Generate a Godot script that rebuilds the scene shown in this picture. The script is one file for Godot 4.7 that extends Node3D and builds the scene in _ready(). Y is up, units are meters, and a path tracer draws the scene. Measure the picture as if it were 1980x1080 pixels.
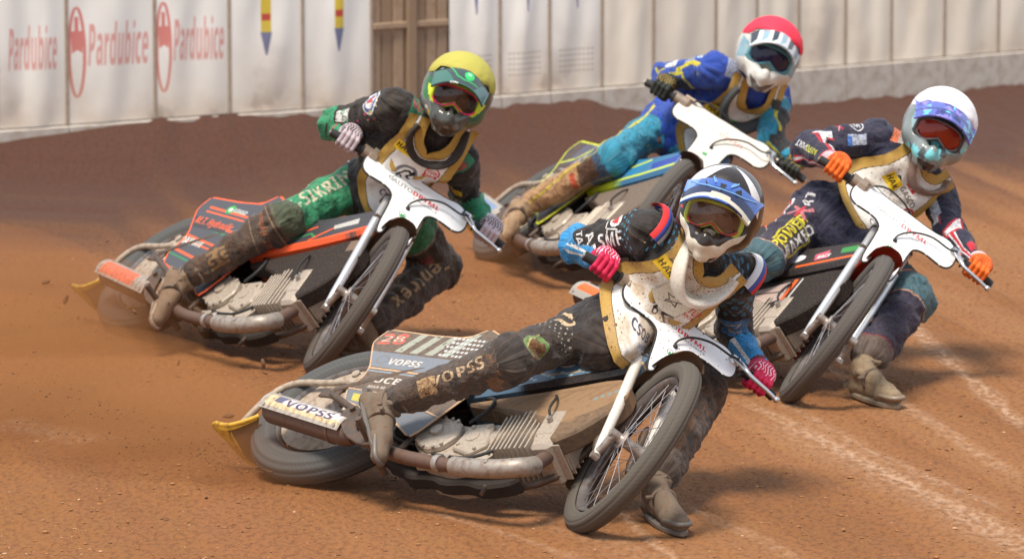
extends Node3D
# Four speedway riders sliding round a dirt bend.

# ---------------------------------------------------------------- geometry builder
class Geo:
	var V := PackedVector3Array()
	var N := PackedVector3Array()
	var U := PackedVector2Array()
	var C := PackedColorArray()
	var I := PackedInt32Array()
	var xf := Transform3D()
	var col := Color(1, 1, 1)

	func vert(p: Vector3, n: Vector3, uv := Vector2.ZERO) -> int:
		V.append(xf * p)
		N.append((xf.basis * n).normalized())
		U.append(uv)
		C.append(col)
		return V.size() - 1

	func tri(a: int, b: int, c: int) -> void:   # counter-clockwise in, clockwise out
		I.append(a); I.append(c); I.append(b)

	func flat(pts: Array, uvs := []) -> void:   # one flat convex face, counter-clockwise
		var n: Vector3 = (pts[1] - pts[0]).cross(pts[2] - pts[0]).normalized()
		var f := V.size()
		for i in pts.size():
			vert(pts[i], n, uvs[i] if uvs.size() else Vector2.ZERO)
		for i in range(1, pts.size() - 1):
			tri(f, f + i, f + i + 1)

	# rows of points; normal of (dv x du) style grid, smooth
	func grid(rows: Array, closed := false, flip := false, uv_fn = null) -> void:
		var nr: int = rows.size()
		var nc: int = rows[0].size()
		var f := V.size()
		for r in nr:
			for c in nc:
				var cu: Vector3
				if closed:
					var c0 := (c - 1 + nc - 1) % (nc - 1)
					var c1 := (c + 1) % (nc - 1)
					cu = rows[r][c1] - rows[r][c0]
				else:
					cu = rows[r][mini(c + 1, nc - 1)] - rows[r][maxi(c - 1, 0)]
				var cv: Vector3 = rows[mini(r + 1, nr - 1)][c] - rows[maxi(r - 1, 0)][c]
				if cu.length_squared() < 1e-14:
					cu = Vector3(1e-4, 0, 0) if nr < 2 else rows[mini(r + 1, nr - 1)][mini(c + 1, nc - 1)] - rows[mini(r + 1, nr - 1)][maxi(c - 1, 0)]
					if cu.length_squared() < 1e-14:
						cu = rows[maxi(r - 1, 0)][mini(c + 1, nc - 1)] - rows[maxi(r - 1, 0)][maxi(c - 1, 0)]
				var n := cu.cross(cv).normalized()
				if flip:
					n = -n
				if n.length_squared() < 0.5:
					n = Vector3.UP
				var uv := Vector2(float(c) / (nc - 1), float(r) / maxi(nr - 1, 1))
				if uv_fn != null:
					uv = uv_fn.call(uv, rows[r][c])
				vert(rows[r][c], n, uv)
		for r in nr - 1:
			for c in nc - 1:
				var a := f + r * nc + c
				var b := a + 1
				var d := a + nc
				var e := d + 1
				if flip:
					tri(a, d, b); tri(b, d, e)
				else:
					tri(a, b, d); tri(b, e, d)

	func tube(pts: Array, rad, segs := 10, caps := true, sx := 1.0, up0 := Vector3.ZERO) -> void:
		var n: int = pts.size()
		var t: Vector3 = (pts[1] - pts[0]).normalized()
		var u := up0 if up0 != Vector3.ZERO else (Vector3.UP if absf(t.y) < 0.9 else Vector3.RIGHT)
		u = (u - t * u.dot(t)).normalized()
		var rows := []
		for i in n:
			var t2: Vector3
			if i == 0:
				t2 = pts[1] - pts[0]
			elif i == n - 1:
				t2 = pts[i] - pts[i - 1]
			else:
				t2 = (pts[i + 1] - pts[i]).normalized() + (pts[i] - pts[i - 1]).normalized()
			t2 = t2.normalized()
			u = (u - t2 * u.dot(t2)).normalized()
			var w := t2.cross(u)
			var r: float = rad[i] if rad is Array else rad
			var row := PackedVector3Array()
			for s in segs + 1:
				var a := TAU * s / segs
				row.append(pts[i] + u * (cos(a) * r) + w * (sin(a) * r * sx))
			rows.append(row)
		grid(rows, true)
		if caps:
			for e in 2:
				var row: PackedVector3Array = rows[0] if e == 0 else rows[n - 1]
				var f := V.size()
				var nn: Vector3 = (pts[0] - pts[1]).normalized() if e == 0 else (pts[n - 1] - pts[n - 2]).normalized()
				vert(pts[0] if e == 0 else pts[n - 1], nn)
				for p in row:
					vert(p, nn)
				for s in segs:
					if e == 0:
						tri(f, f + s + 2, f + s + 1)
					else:
						tri(f, f + s + 1, f + s + 2)

	# closed ring tube
	func ring(pts: Array, r: float, segs := 8) -> void:
		var n: int = pts.size()
		var rows := []
		var u := Vector3.ZERO
		var cen := Vector3.ZERO
		for p in pts:
			cen += p
		cen /= n
		for i in n + 1:
			var p: Vector3 = pts[i % n]
			var t: Vector3 = (pts[(i + 1) % n] - pts[(i - 1 + n) % n]).normalized()
			u = (p - cen)
			u = (u - t * u.dot(t)).normalized()
			var w := t.cross(u)
			var row := PackedVector3Array()
			for s in segs + 1:
				var a := TAU * s / segs
				row.append(p + u * (cos(a) * r) + w * (sin(a) * r))
			rows.append(row)
		grid(rows, true)

	# lathe about local z: profile of Vector2(radius, z)
	func lathe(prof: Array, segs := 32, a0 := 0.0, a1 := TAU) -> void:
		var rows := []
		for p in prof:
			var row := PackedVector3Array()
			for s in segs + 1:
				var a := lerpf(a0, a1, float(s) / segs)
				row.append(Vector3(cos(a) * p.x, sin(a) * p.x, p.y))
			rows.append(row)
		grid(rows, is_equal_approx(a1 - a0, TAU))

	func box(c: Vector3, s: Vector3, b := 0.004, bas := Basis()) -> void:
		var h := s * 0.5
		b = minf(b, minf(h.x, minf(h.y, h.z)) * 0.9)
		var old := xf
		xf = xf * Transform3D(bas, c)
		for ax in 3:
			for sg in [-1.0, 1.0]:
				var x := Vector3.ZERO; x[ax] = sg
				var y := Vector3.ZERO; y[(ax + 1) % 3] = 1
				var z := Vector3.ZERO; z[(ax + 2) % 3] = sg
				var hx: float = h[ax]; var hy: float = h[(ax + 1) % 3] - b; var hz: float = h[(ax + 2) % 3] - b
				flat([x * hx - y * hy - z * hz, x * hx + y * hy - z * hz, x * hx + y * hy + z * hz, x * hx - y * hy + z * hz], [Vector2(0, 1), Vector2(1, 1), Vector2(1, 0), Vector2(0, 0)])
		for ax in 3:
			var p := (ax + 1) % 3
			var q := (ax + 2) % 3
			for s1 in [-1.0, 1.0]:
				for s2 in [-1.0, 1.0]:
					var e := Vector3.ZERO; e[ax] = h[ax] - b
					var A := Vector3.ZERO; A[p] = s1 * h[p]; A[q] = s2 * (h[q] - b)
					var B := Vector3.ZERO; B[p] = s1 * (h[p] - b); B[q] = s2 * h[q]
					if s1 * s2 > 0:
						flat([A - e, B - e, B + e, A + e] if false else [A - e, B - e, B + e, A + e])
					else:
						flat([A + e, B + e, B - e, A - e])
		for s1 in [-1.0, 1.0]:
			for s2 in [-1.0, 1.0]:
				for s3 in [-1.0, 1.0]:
					var A := Vector3(s1 * h.x, s2 * (h.y - b), s3 * (h.z - b))
					var B := Vector3(s1 * (h.x - b), s2 * h.y, s3 * (h.z - b))
					var D := Vector3(s1 * (h.x - b), s2 * (h.y - b), s3 * h.z)
					if s1 * s2 * s3 > 0:
						flat([A, B, D])
					else:
						flat([A, D, B])
		xf = old

	# polygon in local xy (counter-clockwise), extruded from z0 to z1, edge chamfer b; uv from box r
	func prism(poly: PackedVector2Array, z0: float, z1: float, b := 0.003, r := Rect2(), bulge := 0.0) -> void:
		if Geometry2D.is_polygon_clockwise(poly):
			poly = poly.duplicate()
			poly.reverse()
		if r.size == Vector2.ZERO:
			r = Rect2(poly[0], Vector2.ZERO)
			for p in poly:
				r = r.expand(p)
		var n := poly.size()
		var ins := PackedVector2Array()
		for i in n:
			var d0 := (poly[i] - poly[(i - 1 + n) % n]).normalized()
			var d1 := (poly[(i + 1) % n] - poly[i]).normalized()
			var m := (Vector2(-d0.y, d0.x) + Vector2(-d1.y, d1.x)).normalized()
			ins.append(poly[i] + m * b)
		var idx := Geometry2D.triangulate_polygon(ins)
		var c := r.get_center()
		for side in 2:
			var z := z1 if side == 0 else z0
			var f := V.size()
			for p in ins:
				vert(Vector3(p.x, p.y, z), Vector3(0, 0, 1 if side == 0 else -1), Vector2((p.x - r.position.x) / r.size.x, 1.0 - (p.y - r.position.y) / r.size.y))
			for t in range(0, idx.size(), 3):
				var a := idx[t]; var bb := idx[t + 1]; var cc := idx[t + 2]
				var ccw := (ins[bb] - ins[a]).cross(ins[cc] - ins[a]) > 0
				if ccw == (side == 0):
					tri(f + a, f + bb, f + cc)
				else:
					tri(f + a, f + cc, f + bb)
		for i in n:
			var j := (i + 1) % n
			var P := func(q: Vector2, z: float) -> Vector3: return Vector3(q.x, q.y, z)
			var uvi := Vector2((ins[i].x - r.position.x) / r.size.x, 1.0 - (ins[i].y - r.position.y) / r.size.y)
			var uvj := Vector2((ins[j].x - r.position.x) / r.size.x, 1.0 - (ins[j].y - r.position.y) / r.size.y)
			flat([P.call(poly[i], z0 + b), P.call(poly[j], z0 + b), P.call(poly[j], z1 - b), P.call(poly[i], z1 - b)], [uvi, uvj, uvj, uvi])
			flat([P.call(poly[i], z1 - b), P.call(poly[j], z1 - b), P.call(ins[j], z1), P.call(ins[i], z1)], [uvi, uvj, uvj, uvi])
			flat([P.call(ins[i], z0), P.call(ins[j], z0), P.call(poly[j], z0 + b), P.call(poly[i], z0 + b)], [uvi, uvj, uvj, uvi])

	func sphere(c: Vector3, r: Vector3, segs := 16, rings := 10, bas := Basis()) -> void:
		var rows := []
		for i in rings + 1:
			var t := PI * (i / float(rings) - 0.5)
			var row := PackedVector3Array()
			for s in segs + 1:
				var a := TAU * s / segs
				row.append(c + bas * Vector3(cos(t) * cos(a) * r.x, cos(t) * sin(a) * r.y, sin(t) * r.z))
			rows.append(row)
		grid(rows, true)

	func commit() -> ArrayMesh:
		var a := []
		a.resize(Mesh.ARRAY_MAX)
		a[Mesh.ARRAY_VERTEX] = V
		a[Mesh.ARRAY_NORMAL] = N
		a[Mesh.ARRAY_TEX_UV] = U
		a[Mesh.ARRAY_COLOR] = C
		a[Mesh.ARRAY_INDEX] = I
		var m := ArrayMesh.new()
		m.add_surface_from_arrays(Mesh.PRIMITIVE_TRIANGLES, a)
		return m


# ---------------------------------------------------------------- signed distance bodies
class Bone:
	var a: Vector3
	var d: Vector3
	var ra: float
	var rb: float
	var l2: float
	var n := Vector3.ZERO
	var s := 1.0
	var k := 0.03
	var cell := 0
	var t0 := 0.0
	var t1 := 1.0
	var ref := Vector3.ZERO
	var side := Vector3.ZERO
	var ax := Vector3.ZERO

	func dist(p: Vector3) -> float:
		var q := p - a
		if s != 1.0:
			q += n * (q.dot(n) * (s - 1.0))
		var h := clampf(q.dot(d) / l2, 0.0, 1.0)
		return (q - d * h).length() - lerpf(ra, rb, h)


class Body:
	var bones: Array[Bone] = []
	var noise: FastNoiseLite
	var amp := 0.0
	var cut = null   # optional extra field change

	func add(a: Vector3, b: Vector3, ra: float, rb: float, k := 0.03, cell := 0, t0 := 0.0, t1 := 1.0) -> Bone:
		var o := Bone.new()
		o.a = a; o.d = b - a; o.ra = ra; o.rb = rb; o.k = k; o.cell = cell; o.t0 = t0; o.t1 = t1
		if o.d.length_squared() < 1e-8:
			o.d = Vector3(0, 1e-3, 0)
		o.l2 = o.d.length_squared()
		o.ax = o.d.normalized()
		bones.append(o)
		return o

	func dist(p: Vector3) -> float:
		var f := 10.0
		for b in bones:
			var e := b.dist(p)
			var k := b.k
			var h := maxf(k - absf(f - e), 0.0)
			f = minf(f, e) - h * h / (4.0 * k)
		return f

	# surface nets; returns [verts, normals, quads]
	func mesh(h: float) -> Array:
		var lo := Vector3(1e9, 1e9, 1e9)
		var hi := -lo
		for b in bones:
			var r := maxf(b.ra, b.rb) + h * 4 + amp
			for p in [b.a, b.a + b.d]:
				lo = lo.min(p - Vector3.ONE * r)
				hi = hi.max(p + Vector3.ONE * r)
		var sz := ((hi - lo) / h).ceil()
		var nx := int(sz.x) + 2
		var ny := int(sz.y) + 2
		var nz := int(sz.z) + 2
		var F := PackedFloat32Array()
		F.resize(nx * ny * nz)
		F.fill(10.0)
		for b in bones:
			var r := maxf(b.ra, b.rb) + b.k * 0.6 + h * 2.5 + amp
			var p0 := b.a
			var p1 := b.a + b.d
			var l := ((p0.min(p1) - Vector3.ONE * r - lo) / h).floor()
			var u := ((p0.max(p1) + Vector3.ONE * r - lo) / h).ceil()
			var k := b.k
			var inv := 1.0 / (4.0 * k)
			for z in range(maxi(int(l.z), 0), mini(int(u.z), nz - 1) + 1):
				for y in range(maxi(int(l.y), 0), mini(int(u.y), ny - 1) + 1):
					var i := (z * ny + y) * nx
					for x in range(maxi(int(l.x), 0), mini(int(u.x), nx - 1) + 1):
						var e := b.dist(lo + Vector3(x, y, z) * h)
						var f := F[i + x]
						var g := k - absf(f - e)
						f = minf(f, e)
						if g > 0.0:
							f -= g * g * inv
						F[i + x] = f
		if amp > 0.0 or cut != null:
			for i in F.size():
				var f := F[i]
				if absf(f) < h * 3.5 + 0.02:
					var x := i % nx
					var y := (i / nx) % ny
					var z := i / (nx * ny)
					var p := lo + Vector3(x, y, z) * h
					if amp > 0.0:
						f += noise.get_noise_3dv(p) * amp
					if cut != null:
						f = cut.call(p, f)
					F[i] = f
		var id := PackedInt32Array()
		id.resize(F.size())
		id.fill(-1)
		var V := PackedVector3Array()
		var offs := [0, 1, nx, nx + 1, nx * ny, nx * ny + 1, nx * ny + nx, nx * ny + nx + 1]
		var sy := nx
		var sz2 := nx * ny
		var edges := [0, 1, 2, 3, 4, 5, 6, 7, 0, 2, 1, 3, 4, 6, 5, 7, 0, 4, 1, 5, 2, 6, 3, 7]
		for z in nz - 1:
			for y in ny - 1:
				var row := (z * ny + y) * nx
				for x in nx - 1:
					var i := row + x
					var f0 := F[i]
					if absf(f0) > 5.0:
						continue
					var neg := 0
					for o in offs:
						if F[i + o] < 0.0:
							neg += 1
					if neg == 0 or neg == 8:
						continue
					var acc := Vector3.ZERO
					var cnt := 0
					for e in 12:
						var c0: int = edges[e * 2]
						var c1: int = edges[e * 2 + 1]
						var a: float = F[i + offs[c0]]
						var b: float = F[i + offs[c1]]
						if (a < 0.0) == (b < 0.0):
							continue
						var t := a / (a - b)
						acc += Vector3(lerpf(c0 & 1, c1 & 1, t), lerpf((c0 >> 1) & 1, (c1 >> 1) & 1, t), lerpf((c0 >> 2) & 1, (c1 >> 2) & 1, t))
						cnt += 1
					id[i] = V.size()
					V.append(lo + (Vector3(x, y, z) + acc / cnt) * h)
		var Q := PackedInt32Array()
		for z in range(1, nz - 1):
			for y in range(1, ny - 1):
				var row := (z * ny + y) * nx
				for x in range(1, nx - 1):
					var i := row + x
					if id[i] < 0:
						continue
					var neg := F[i] < 0.0
					for ax in 3:
						var st := 1 if ax == 0 else (sy if ax == 1 else sz2)
						if neg == (F[i + st] < 0.0):
							continue
						var p := sy if ax == 0 else (sz2 if ax == 1 else 1)
						var q := sz2 if ax == 0 else (1 if ax == 1 else sy)
						var a := id[i]; var b := id[i - p]; var c := id[i - p - q]; var d := id[i - q]
						if a < 0 or b < 0 or c < 0 or d < 0:
							continue
						if neg:
							Q.append(a); Q.append(b); Q.append(c); Q.append(d)
						else:
							Q.append(a); Q.append(d); Q.append(c); Q.append(b)
		var N := PackedVector3Array()
		N.resize(V.size())
		for i in range(0, Q.size(), 4):
			var n := (V[Q[i + 2]] - V[Q[i]]).cross(V[Q[i + 3]] - V[Q[i + 1]])
			for j in 4:
				N[Q[i + j]] += n
		for i in N.size():
			N[i] = N[i].normalized()
		return [V, N, Q]

	func nearest(p: Vector3) -> int:
		var best := 0
		var bd := 1e9
		for i in bones.size():
			var e := bones[i].dist(p)
			if e < bd:
				bd = e
				best = i
		return best

	func uv_of(b: Bone, p: Vector3, n: Vector3) -> Vector2:
		var q := p - b.a
		var t := clampf(q.dot(b.ax) / sqrt(b.l2), -0.15, 1.15)
		var r := q - b.ax * q.dot(b.ax)
		var u := atan2(r.dot(b.side), r.dot(b.ref)) / TAU + 0.5
		return Vector2(u, lerpf(b.t0, b.t1, t))

	# textured: atlas of 4 x 3 cells
	func geo_atlas(h: float) -> Geo:
		var m := mesh(h)
		var V: PackedVector3Array = m[0]
		var N: PackedVector3Array = m[1]
		var Q: PackedInt32Array = m[2]
		var g := Geo.new()
		var own := PackedInt32Array()
		own.resize(V.size())
		for i in V.size():
			own[i] = nearest(V[i])
		var made := {}
		for i in range(0, Q.size(), 4):
			var b: int = own[Q[i]]
			var bo: Bone = bones[b]
			var uvs := []
			for j in 4:
				uvs.append(uv_of(bo, V[Q[i + j]], N[Q[i + j]]))
			for j in range(1, 4):
				if uvs[j].x - uvs[0].x > 0.5:
					uvs[j].x -= 1.0
				elif uvs[j].x - uvs[0].x < -0.5:
					uvs[j].x += 1.0
			var id := []
			for j in 4:
				var u: Vector2 = uvs[j]
				u = Vector2(clampf(u.x, 0.004, 0.996), clampf(u.y, 0.004, 0.996))
				var uv := Vector2((bo.cell % 4 + u.x) / 4.0, (bo.cell / 4 + 1.0 - u.y) / 3.0)
				var key := Vector4(Q[i + j], snappedf(uv.x, 0.0005), snappedf(uv.y, 0.0005), bo.cell)
				if made.has(key):
					id.append(made[key])
				else:
					var v := g.vert(V[Q[i + j]], N[Q[i + j]], uv)
					made[key] = v
					id.append(v)
			g.tri(id[0], id[1], id[2])
			g.tri(id[0], id[2], id[3])
		return g

	func geo(h: float, uv_fn = null, col_fn = null) -> Geo:
		var m := mesh(h)
		var g := Geo.new()
		for i in m[0].size():
			if col_fn != null:
				g.col = col_fn.call(m[0][i])
			g.vert(m[0][i], m[1][i], uv_fn.call(m[0][i]) if uv_fn != null else Vector2.ZERO)
		for i in range(0, m[2].size(), 4):
			g.tri(m[2][i], m[2][i + 1], m[2][i + 2])
			g.tri(m[2][i], m[2][i + 2], m[2][i + 3])
		return g

# ---------------------------------------------------------------- materials and prints
var mats := {}
var tex := {}

func lin(r: float, g: float, b: float) -> Color:
	return Color(r, g, b).linear_to_srgb()

func ramp(stops: Array) -> Gradient:
	var g := Gradient.new()
	var o := PackedFloat32Array()
	var c := PackedColorArray()
	for s in stops:
		o.append(s[0]); c.append(s[1])
	g.offsets = o
	g.colors = c
	return g

func noise_tex(key: String, seed_: int, freq: float, stops: Array, size := 512, oct := 5, type := FastNoiseLite.TYPE_SIMPLEX_SMOOTH) -> NoiseTexture2D:
	if tex.has(key):
		return tex[key]
	var n := FastNoiseLite.new()
	n.seed = seed_
	n.noise_type = type
	n.frequency = freq
	n.fractal_octaves = oct
	var t := NoiseTexture2D.new()
	t.width = size
	t.height = size
	t.seamless = true
	t.noise = n
	if stops.size():
		t.color_ramp = ramp(stops)
	tex[key] = t
	return t

const MUD := Color(0.50, 0.35, 0.23)
const DUST := Color(0.60, 0.49, 0.38)

func mud_tex(level: int) -> NoiseTexture2D:   # 0 light spatter, 1 some, 2 heavy, 3 caked, 4 dust film
	var m := MUD
	var d := Color(0.33, 0.22, 0.14)
	var c0 := Color(m.r, m.g, m.b, 0.0)
	match level:
		0: return noise_tex("mud0", 11, 0.045, [[0.0, c0], [0.66, Color(m.r, m.g, m.b, 0.05)], [0.74, Color(m.r, m.g, m.b, 0.4)], [0.82, Color(d.r, d.g, d.b, 0.7)], [1.0, Color(d.r, d.g, d.b, 0.9)]])
		1: return noise_tex("mud1", 12, 0.012, [[0.0, Color(m.r, m.g, m.b, 0.04)], [0.45, Color(m.r, m.g, m.b, 0.20)], [0.62, Color(m.r, m.g, m.b, 0.45)], [0.80, Color(d.r, d.g, d.b, 0.6)], [1.0, Color(d.r, d.g, d.b, 0.8)]])
		2: return noise_tex("mud2", 13, 0.012, [[0.0, Color(m.r, m.g, m.b, 0.2)], [0.42, Color(DUST.r, DUST.g, DUST.b, 0.40)], [0.55, Color(m.r, m.g, m.b, 0.75)], [0.75, Color(d.r, d.g, d.b, 0.9)], [1.0, Color(d.r, d.g, d.b, 0.95)]])
		3: return noise_tex("mud3", 14, 0.014, [[0.0, Color(0.62, 0.50, 0.39, 0.75)], [0.5, Color(0.57, 0.43, 0.31, 0.9)], [0.62, Color(0.46, 0.31, 0.20, 0.95)], [1.0, Color(0.33, 0.21, 0.13, 1.0)]])
	return noise_tex("mud4", 15, 0.02, [[0.0, Color(DUST.r, DUST.g, DUST.b, 0.1)], [0.5, Color(DUST.r, DUST.g, DUST.b, 0.35)], [1.0, Color(0.5, 0.39, 0.29, 0.65)]])

func mat(key: String, c: Color, rough := 0.6, metal := 0.0, mud := -1, scale := 2.2) -> StandardMaterial3D:
	if mats.has(key):
		return mats[key]
	var m := StandardMaterial3D.new()
	m.resource_name = key
	m.albedo_color = c
	m.roughness = rough
	m.metallic = metal
	if mud >= 0:
		soil(m, mud, scale)
	mats[key] = m
	return m

func soil(m: StandardMaterial3D, level: int, scale := 2.2) -> void:
	m.detail_enabled = true
	m.detail_blend_mode = BaseMaterial3D.BLEND_MODE_MIX
	m.detail_albedo = mud_tex(level)
	m.detail_uv_layer = BaseMaterial3D.DETAIL_UV_2
	m.uv2_triplanar = true
	m.uv2_scale = Vector3.ONE * scale

func printed(key: String, im: Image, rough := 0.6, mud := -1, scale := 2.2) -> StandardMaterial3D:
	var m := mat(key, Color.WHITE, rough, 0.0, mud, scale)
	m.albedo_texture = ImageTexture.create_from_image(im)
	return m

func fold(m: StandardMaterial3D, h := 0.5, freq := 3.0) -> StandardMaterial3D:   # cloth relief
	m.heightmap_enabled = true
	m.heightmap_texture = noise_tex("folds", 31, 0.01, [], 512, 4)
	m.heightmap_scale = h
	m.uv1_scale = m.uv1_scale
	return m

# an image to print on
func sheet(w: int, h: int, c: Color) -> Image:
	var im := Image.create_empty(w, h, false, Image.FORMAT_RGBA8)
	im.fill(c)
	return im

func rect(im: Image, x: float, y: float, w: float, h: float, c: Color) -> void:
	im.fill_rect(Rect2i(int(round(x)), int(round(y)), maxi(1, int(round(w))), maxi(1, int(round(h)))), c)

func poly(im: Image, pts: Array, c: Color, clip := Rect2i()) -> void:
	var y0 := 1e9
	var y1 := -1e9
	for p in pts:
		y0 = minf(y0, p.y); y1 = maxf(y1, p.y)
	var n := pts.size()
	if clip.size == Vector2i.ZERO:
		clip = Rect2i(Vector2i.ZERO, im.get_size())
	for y in range(maxi(int(y0), clip.position.y), mini(int(y1) + 1, clip.end.y)):
		var xs := []
		for i in n:
			var a: Vector2 = pts[i]
			var b: Vector2 = pts[(i + 1) % n]
			if (a.y <= y + 0.5) != (b.y <= y + 0.5):
				xs.append(a.x + (y + 0.5 - a.y) / (b.y - a.y) * (b.x - a.x))
		xs.sort()
		for i in range(0, xs.size() - 1, 2):
			var xa := maxi(int(round(xs[i])), clip.position.x)
			var xb := mini(int(round(xs[i + 1])), clip.end.x)
			if xb > xa:
				im.fill_rect(Rect2i(xa, y, xb - xa, 1), c)

func disc(im: Image, c: Vector2, rx: float, ry: float, col: Color, rot := 0.0, clip := Rect2i()) -> void:
	var p := []
	for i in 24:
		p.append(c + Vector2(cos(TAU * i / 24) * rx, sin(TAU * i / 24) * ry).rotated(rot))
	poly(im, p, col, clip)

func line(im: Image, a: Vector2, b: Vector2, w: float, c: Color, clip := Rect2i()) -> void:
	var n := (b - a).normalized().orthogonal() * w * 0.5
	poly(im, [a + n, b + n, b - n, a - n], c, clip)

func path(im: Image, pts: Array, w: float, c: Color, clip := Rect2i()) -> void:
	for i in pts.size() - 1:
		line(im, pts[i], pts[i + 1], w, c, clip)
		disc(im, pts[i + 1], w * 0.5, w * 0.5, c, 0.0, clip)

func letters(s: String, px: int, bold := true, face := "Droid Sans") -> Image:   # white text with alpha
	var sf := SystemFont.new()
	sf.font_names = PackedStringArray([face])
	sf.font_weight = 700 if bold else 400
	var ts := TextServerManager.get_primary_interface()
	var sh := ts.create_shaped_text()
	ts.shaped_text_add_string(sh, s, sf.get_rids(), px)
	ts.shaped_text_shape(sh)
	var w := int(ts.shaped_text_get_size(sh).x) + 4
	var h := int(px * 1.3)
	var im := Image.create_empty(w, h, false, Image.FORMAT_LA8)
	var x := 2.0
	var sz := Vector2i(px, 0)
	for g in ts.shaped_text_get_glyphs(sh):
		var fr: RID = g["font_rid"]
		ts.font_render_glyph(fr, sz, g["index"])
		var ti := ts.font_get_glyph_texture_idx(fr, sz, g["index"])
		if ti >= 0:
			var uv := ts.font_get_glyph_uv_rect(fr, sz, g["index"])
			var page := ts.font_get_texture_image(fr, sz, ti)
			page.convert(Image.FORMAT_LA8)
			var of := ts.font_get_glyph_offset(fr, sz, g["index"])
			im.blend_rect(page, Rect2i(uv), Vector2i(int(x + of.x), int(px + of.y)))
		x += g["advance"]
	ts.free_rid(sh)
	return im

# lettering centred on c, h pixels tall capitals, stretched by sx, turned by rot (radians, clockwise)
func text(im: Image, s: String, c: Vector2, h: float, col: Color, rot := 0.0, sx := 1.0, bold := true, skew := 0.0, face := "Droid Sans", flip := false) -> void:
	var px := 48
	var t := letters(s, px, bold, face)
	var k := h / (px * 0.72)
	var w := t.get_width() * k * sx
	var hh := t.get_height() * k
	var cr := cos(rot)
	var sr := sin(rot)
	var ext := absf(w * cr) + absf(hh * sr) + absf(skew) * hh
	var eyt := absf(w * sr) + absf(hh * cr) + absf(skew) * hh
	var W := im.get_width()
	var H := im.get_height()
	var mid := Vector2(t.get_width() * 0.5, px * 0.64)
	var lo := Vector2i(maxi(0, int(c.x - ext * 0.6)), maxi(0, int(c.y - eyt * 0.6)))
	var hi := Vector2i(mini(W, int(c.x + ext * 0.6) + 2), mini(H, int(c.y + eyt * 0.6) + 2))
	var ss := 2
	for y in range(lo.y, hi.y):
		for x in range(lo.x, hi.x):
			var acc := 0.0
			for j in ss:
				for i in ss:
					var d := Vector2(x + (i + 0.5) / ss, y + (j + 0.5) / ss) - c
					var q := Vector2((d.x * cr + d.y * sr), -d.x * sr + d.y * cr)
					q.x += q.y * skew
					q = Vector2(q.x / (k * sx), q.y / k)
					if flip:
						q.x = -q.x
					q += mid
					var qx := int(q.x)
					var qy := int(q.y)
					if qx >= 0 and qy >= 0 and qx < t.get_width() and qy < t.get_height():
						acc += t.get_pixel(qx, qy).a
			if acc > 0.0:
				var a := acc / (ss * ss) * col.a
				var o := im.get_pixel(x, y)
				im.set_pixel(x, y, Color(lerpf(o.r, col.r, a), lerpf(o.g, col.g, a), lerpf(o.b, col.b, a), 1.0))

# ---------------------------------------------------------------- scene objects
func label(o: Node, text_: String, category := "", group := "", kind := "") -> void:
	if text_: o.set_meta("label", text_)
	if category: o.set_meta("category", category)
	if group: o.set_meta("group", group)
	if kind: o.set_meta("kind", kind)

func root(called: String, at: Transform3D) -> Node3D:
	var o := Node3D.new()
	o.name = called
	o.transform = at
	add_child(o, true)
	return o

func part(called: String, g: Geo, m: Material, parent: Node = self) -> MeshInstance3D:
	var o := MeshInstance3D.new()
	o.name = called
	o.mesh = g.commit()
	o.material_override = m
	o.cast_shadow = GeometryInstance3D.SHADOW_CASTING_SETTING_ON
	var base: String = called
	var k := 0
	while parent.find_child(o.name, false, false):
		k += 1
		o.name = "%s_%03d" % [base, k]
	parent.add_child(o, true)
	return o

# ---------------------------------------------------------------- speedway motorcycle (x forward, y up, z to its right)
const HD := Vector3(0.44206, 0.80315, 0)          # point on the steering axis
var AX := Vector3(-0.42262, 0.90631, 0)           # steering axis, up
var FW := Vector3(0.90631, 0.42262, 0)            # forward, square to it
const FRONT := Vector3(0.69836, 0.35, 0)
const REAR := Vector3(-0.69836, 0.345, 0)

func sp(a: float, b: float, z: float) -> Vector3:
	return HD + AX * a + FW * b + Vector3(0, 0, z)

func bez(pts: Array, n: int) -> Array:   # smooth path through points
	var c := Curve3D.new()
	for i in pts.size():
		var t: Vector3 = (pts[mini(i + 1, pts.size() - 1)] - pts[maxi(i - 1, 0)]) / 6.0
		c.add_point(pts[i], -t, t)
	var out := []
	var l := c.get_baked_length()
	for i in n + 1:
		out.append(c.sample_baked(l * i / n, true))
	return out

func steering(angle: float) -> Transform3D:
	var b := Basis(AX, angle)
	return Transform3D(b, HD - b * HD)

func tyre(rc: float, rt: float, flat_: float, grooves: Array) -> Array:
	var prof := []
	for i in 41:
		var a := lerpf(-2.45, 2.45, i / 40.0)
		var r := rt
		for gr in grooves:
			if absf(absf(a) - gr) < 0.06:
				r -= 0.0035
		var sq := pow(absf(cos(a)), 0.8) * signf(cos(a))
		prof.append(Vector2(rc + r * sq, r * sin(a) * flat_))
	return prof

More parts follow.
